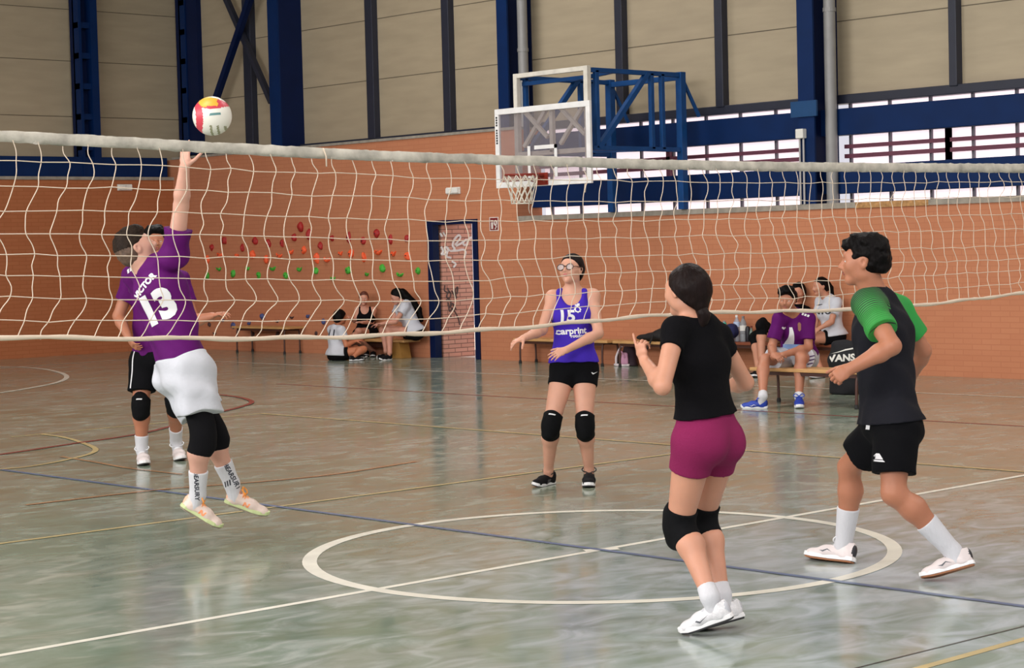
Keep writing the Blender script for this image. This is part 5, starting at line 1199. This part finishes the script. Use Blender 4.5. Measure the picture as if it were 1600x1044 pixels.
# ---------------------------------------------------------------- girl in white t-shirt on the wall bench
XB = xb2+.16; W = lambda x, y, dx=0: on_plane(x, y, 0, XB+dx)
H = 1.64; c0 = W(1303, 527); D = depth(c0); J = lambda x, y, d=0: at(x, y, D+d)
g = Fig('girl in white t-shirt and black shorts sitting sideways on the red brown wall bench', H, skin('bench_girl', (192, 134, 108)), lipm('g', (165, 92, 86)), M_hairk, True, vox=.008)
hp = [c0+cv(.2, 0, -1)*.085, c0-cv(.2, 0, -1)*.085]       # left hip nearer
shL, shR = J(1307, 474, -.13), J(1283, 472, .12)
elL = J(1299, 503, -.20); wrL = J(1281, 513, -.22); elR = J(1275, 502, .1); wrR = J(1272, 515, -.02)
knL, knR = reach(hp[0], 1258, 529, .40, -1), reach(hp[1], 1262, 526, .40, -1)
tf = lambda x, y: on_floor(x, y)
hL, tL = tf(1288, 590), tf(1266, 592); hR, tR = tf(1262, 585), tf(1242, 587)
anL, anR = hL+V3(0, 0, .09)+unit(tL-hL)*.05, hR+V3(0, 0, .09)+unit(tR-hR)*.05
g.build(J(1282, 448, -.02), cv(-.93, -.08, -.25), cv(.05, 1, 0), J(1294, 466, 0), (shL, shR), (elL, elR), (wrL, wrR), None, hp, (knL, knR), (anL, anR), (tL, tR), (hL, hR),
        hands=((cv(-.8, -.5, -.2), cv(.3, -.5, .7), -1, {}), (cv(-.8, -.5, -.2), cv(0, -.6, .7), 1, {})), headk=1.02)
g.shirt([M_wsh], sleeve=(.6, .6), off=.02, soff=.024, hem=.015*H, flare=.008, noise=.007, neckdrop=.0)
g.shorts([mat('cloth_black_shorts', (16, 15, 19))], leg=(.4, .4), off=.012, flare=.01, waist=.02)
put_print('chest_mark', poly_mesh([[(-.025, -.006), (.025, .004), (.025, .014), (-.025, .006)]]), Mkp, (1280, 477), cv(1, 0, 0), U2, g.top, g.top, .004, .015)
put_print('jersey_lettering', text_mesh('INTO', .075, 0, .004), Mkp, (1283.5, 488), cv(1, 0, 0), U2, g.top, g.top, .004, .015)
g.shoes(S5d, laces=False)
g.hair('tied', M_hairk, noise=.003, front=.32); P = g.P; g.tail([P(0, -.42, .12), P(0, -.62, -.12), P(0, -.66, -.6), P(.02, -.56, -1.05)], .045, .018, M_hairk)

# ---------------------------------------------------------------- player behind the boy in purple
c0 = W(1236, 526, .02); D = depth(c0); J = lambda x, y, d=0: at(x, y, D+d)
g = Fig('dark-haired player with black knee pads resting behind the boy in purple', 1.66, skin('resting_girl', (196, 138, 112)), lipm('g', (165, 92, 86)), M_hairk, True, vox=.009, eye=False)
shR, shL = J(1230, 485, -.05), J(1259, 487, .0); elR = J(1222, 512, -.18); wrR = J(1212, 515, -.40); elL = J(1268, 512, .0); wrL = J(1262, 528, -.2)
hp = [J(1243, 526, .0), J(1229, 526, .0)]
knR, knL = J(1190, 508, -.45), J(1181, 527, -.20); anR, anL = J(1197, 560, -1.2), J(1182, 572, -.35)
tR = J(1190, 572, -1.45); hR = J(1199, 571, -1.2)
hL, tL = on_floor(1186, 588), on_floor(1172, 592)
anL = hL+V3(0, 0, .09)+unit(tL-hL)*.05
anR = V3(xb2-.55, knR[1]-.08, .13); hR = anR+V3(.05, 0, -.10); hR[2] = 0.0; tR = hR+V3(-.22, .04, .0)
g.build(J(1247, 457, .0), cv(-.3, -.05, -.95), cv(.05, 1, 0), J(1245, 477, .02), (shL, shR), (elL, elR), (wrL, wrR), None, hp, (knL, knR), (anL, anR), (tL, tR), (hL, hR),
        hands=((cv(-.5, -.5, -.6), cv(0, -.6, .6), -1, {}), (cv(-.7, .1, -.6), cv(0, -.9, .2), 1, {})), headk=1.05)
g.shirt([mat('cloth_black', (17, 15, 18))], sleeve=(.5, .5), off=.012, soff=.014, hem=.03, noise=.004)
g.shorts([mat('cloth_black_shorts', (16, 15, 19))], leg=(.4, .4), off=.012, flare=.01, waist=.02)
for i in (0, 1): g.pad(i, .80, .24, .012, bulge=.02)
g.shoes(S5c, laces=False)
g.hair('long', M_hairk, [lambda P, hh: Seg(P(.3, -.05, .1), P(.36, .02, -.75), (.10*hh, .2*hh), (.12*hh, .14*hh), g.hX, k=.03), lambda P, hh: Seg(P(-.3, -.05, .1), P(-.36, .02, -.75), (.10*hh, .2*hh), (.12*hh, .14*hh), g.hX, k=.03)], vol=1.08, front=.36, noise=.006)

# ---------------------------------------------------------------- three players by the doorway
XB = xb+.17; c0 = W(650, 522); D = depth(c0); J = lambda x, y, d=0: at(x, y, D+d); H = 1.66
g = Fig('girl in white t-shirt with long dark hair leaning forward on the low bench', H, skin('doorway_girl', (196, 138, 116)), lipm('g', (165, 92, 86)), M_hairk, True, vox=.010, eye=False)
hp = [J(650, 521, -.09), J(649, 521, .09)]
shL, shR = J(633, 480, -.14), J(624, 480, .14); elL = J(618, 503, -.24); wrL = J(596, 506, -.22); elR = J(612, 503, .05); wrR = J(592, 508, .0)
knL, knR = J(606, 514, -.13), J(598, 516, .10); hL, tL = on_floor(611, 562), on_floor(593, 563.5); hR, tR = on_floor(606, 558), on_floor(590, 559)
anL, anR = J(609, 551, -.2), J(603, 549, .05)
g.build(J(620.5, 464, -.02), cv(-.85, -.35, -.15), cv(-.25, .95, 0), J(632, 473, .0), (shL, shR), (elL, elR), (wrL, wrR), None, hp, (knL, knR), (anL, anR), (tL, tR), (hL, hR),
        hands=((cv(-.95, .05, -.1), cv(0, -.9, 0), -1, {}), (cv(-.95, 0, -.1), cv(0, -.9, 0), 1, {})), headk=1.05)
g.shirt([M_wsh], sleeve=(.45, .45), off=.022, soff=.026, hem=.02, flare=.02, noise=.006)
g.shorts([mat('cloth_black_shorts', (16, 15, 19))], leg=(.35, .35), off=.014, flare=.012, waist=.02)
g.shoes(S5c, laces=False)
g.hair('tied', M_hairk, noise=.004, front=.32, vol=1.08); P = g.P; g.tail([P(0, -.42, .1), J(645, 473, .02), J(654, 484, .02), J(658, 500, .02)], .075, .04, M_hairk)

c0 = W(573, 520); D = depth(c0); J = lambda x, y, d=0: at(x, y, D+d); H = 1.64
g = Fig('girl in black strappy top with red-brown hair sitting on the low bench', H, skin('strappy_girl', (200, 142, 118)), lipm('h', (180, 90, 88)), M_hairr, True, vox=.009, eye=True)
hp = [J(579, 520, .0), J(566, 520, .0)]
shL, shR = J(583, 485.5, .0), J(559, 484.5, .0); elL = J(581, 504, -.05); wrL = J(566, 504, -.22); elR = J(555, 502, -.05); wrR = J(548, 497, -.2)
knL, knR = J(560, 518, -.40), J(552, 526, -.45); hL, tL = on_floor(574, 556), on_floor(570, 559); hR, tR = on_floor(584, 557), on_floor(580, 560)
anL, anR = hL+V3(0, 0, .09)+unit(tL-hL)*.05, hR+V3(0, 0, .09)+unit(tR-hR)*.05
g.build(J(568.5, 467, -.05), cv(.05, -.02, -1), cv(.03, 1, 0), J(570, 481, .0), (shL, shR), (elL, elR), (wrL, wrR), None, hp, (knL, knR), (anL, anR), (tL, tR), (hL, hR),
        hands=((cv(-.9, .1, -.2), cv(0, -.9, .2), -1, {}), (cv(-.7, .5, -.2), cv(.3, -.6, .2), 1, {})))
g.shirt([mat('cloth_black', (17, 15, 18))], tank=True, off=.012, hem=.05, neckdrop=.02, noise=.003)
g.shorts([mat('cloth_black_shorts', (16, 15, 19))], leg=(.45, .45), off=.014, flare=.012, waist=.02)
g.shoes(S5c, laces=False)
g.hair('tied', M_hairr, noise=.003, front=.32, vol=1.03); P = g.P; g.tail([P(0, -.42, .1), P(.2, -.5, -.3), P(.3, -.4, -.7)], .035, .02, M_hairr)

c0 = on_floor(527, 563)+V3(0, 0, .10); D = depth(c0); J = lambda x, y, d=0: at(x, y, D+d); H = 1.60
g = Fig('player in white t-shirt numbered 11 sitting cross-legged on the floor', H, skin('floor_player', (186, 116, 82)), lipm('g', (165, 92, 86)), M_hairk, True, vox=.009, eye=False)
hp = [J(524, 555, .09), J(528, 555, -.09)]
shL, shR = J(519, 516, .15), J(533, 517, -.13); elR = J(541, 540, -.15); wrR = J(556, 533, -.05); elL = J(540, 536, .2); wrL = J(556, 532, .15)
knR, knL = J(568, 546, -.22), J(556, 545, .30); hR, tR = on_floor(549, 564.5), on_floor(566, 563.5); hL, tL = on_floor(556, 560), on_floor(570, 560)
anR, anL = hR+V3(0, 0, .07)+unit(tR-hR)*.05, hL+V3(0, 0, .08)+unit(tL-hL)*.05
g.build(J(532, 496, -.02), cv(.75, .05, .6), cv(0, 1, 0), J(527, 511, .0), (shL, shR), (elL, elR), (wrL, wrR), None, hp, (knL, knR), (anL, anR), (tL, tR), (hL, hR),
        hands=((cv(.9, .1, .0), cv(0, -.9, .2), 1, {}), (cv(.9, .2, .0), cv(0, -.9, .2), -1, {})), headk=1.05)
g.shirt([M_wsh], sleeve=(.5, .5), off=.024, soff=.028, hem=.045, flare=.02, noise=.006)
g.shorts([mat('cloth_black_shorts', (16, 15, 19))], leg=(.45, .45), off=.016, flare=.012, waist=.02)
put_print('jersey_number', text_mesh('11', .15, .12, .003), Mkp, (517.5, 521), cv(1, 0, .0), U2, g.top, g.top, .004, .02)
g.shoes(S5c, laces=False)
g.hair('long', M_hairk, [lambda P, hh: Ell(P(0, -.16, .0), (.38*hh, .38*hh, .46*hh), g.hX, g.hu, k=.03)], vol=1.08, noise=.004, front=.34)
# ================================================================== LIGHT
w = bpy.data.worlds.new('sky'); scn.world = w; w.use_nodes = True
bg = w.node_tree.nodes['Background']; bg.inputs[0].default_value = lin((246, 244, 255))+(1,); bg.inputs[1].default_value = 1.0
def area(name, loc, tgt, sx, sy, power, col=(1, .97, .95)):
    l = bpy.data.lights.new(name, 'AREA'); l.shape = 'RECTANGLE'; l.size = sx; l.size_y = sy; l.energy = power; l.color = col
    o = bpy.data.objects.new(name, l); COL.objects.link(o); o.location = loc
    o.rotation_euler = (Vector(tgt)-Vector(loc)).to_track_quat('-Z', 'Y').to_euler(); return o
for x, y, pw in LAMPS:
    area('hall_lamp', (x, y, 8.3), (x, y, 0), 2.5, 2.5, pw)  # unseen overhead area lights, added to brighten the floor and far end
area('near_side_windows', (-13.5, 2, 6.2), (WX, 3, 2.5), 30, 3.2, SIDE, (1, .98, .97))  # added area light out of view, brightens the back wall like side daylight
sl = bpy.data.lights.new('sun', 'SUN'); sl.energy = 10; sl.angle = .01; sl.color = (1, .95, .88); so = bpy.data.objects.new('sun', sl); COL.objects.link(so)
so.rotation_euler = Vector((.12, .55, -.8)).to_track_quat('-Z', 'Y').to_euler(); so.location = (10, 0, 30)
scn.view_settings.view_transform = 'Standard'; scn.view_settings.look = 'None'; scn.view_settings.gamma = 1; scn.view_settings.use_curve_mapping = False
scn.view_settings.exposure = EXPO
# every thing keeps its own base as origin
for o in list(scn.objects):
    if o.type == 'MESH' and o.parent is None and o.data.users == 1 and o.get('category') and o.location.length < 1e-6:
        co = np.empty(len(o.data.vertices)*3, np.float32); o.data.vertices.foreach_get('co', co); co = co.reshape(-1, 3)
        c = (co.min(0)+co.max(0))/2; c[2] = co[:, 2].min(); o.data.vertices.foreach_set('co', (co-c).ravel()); o.data.update(); o.location = c
        for ch in o.children: ch.matrix_parent_inverse = Matrix.Translation(Vector([float(v) for v in -c]))
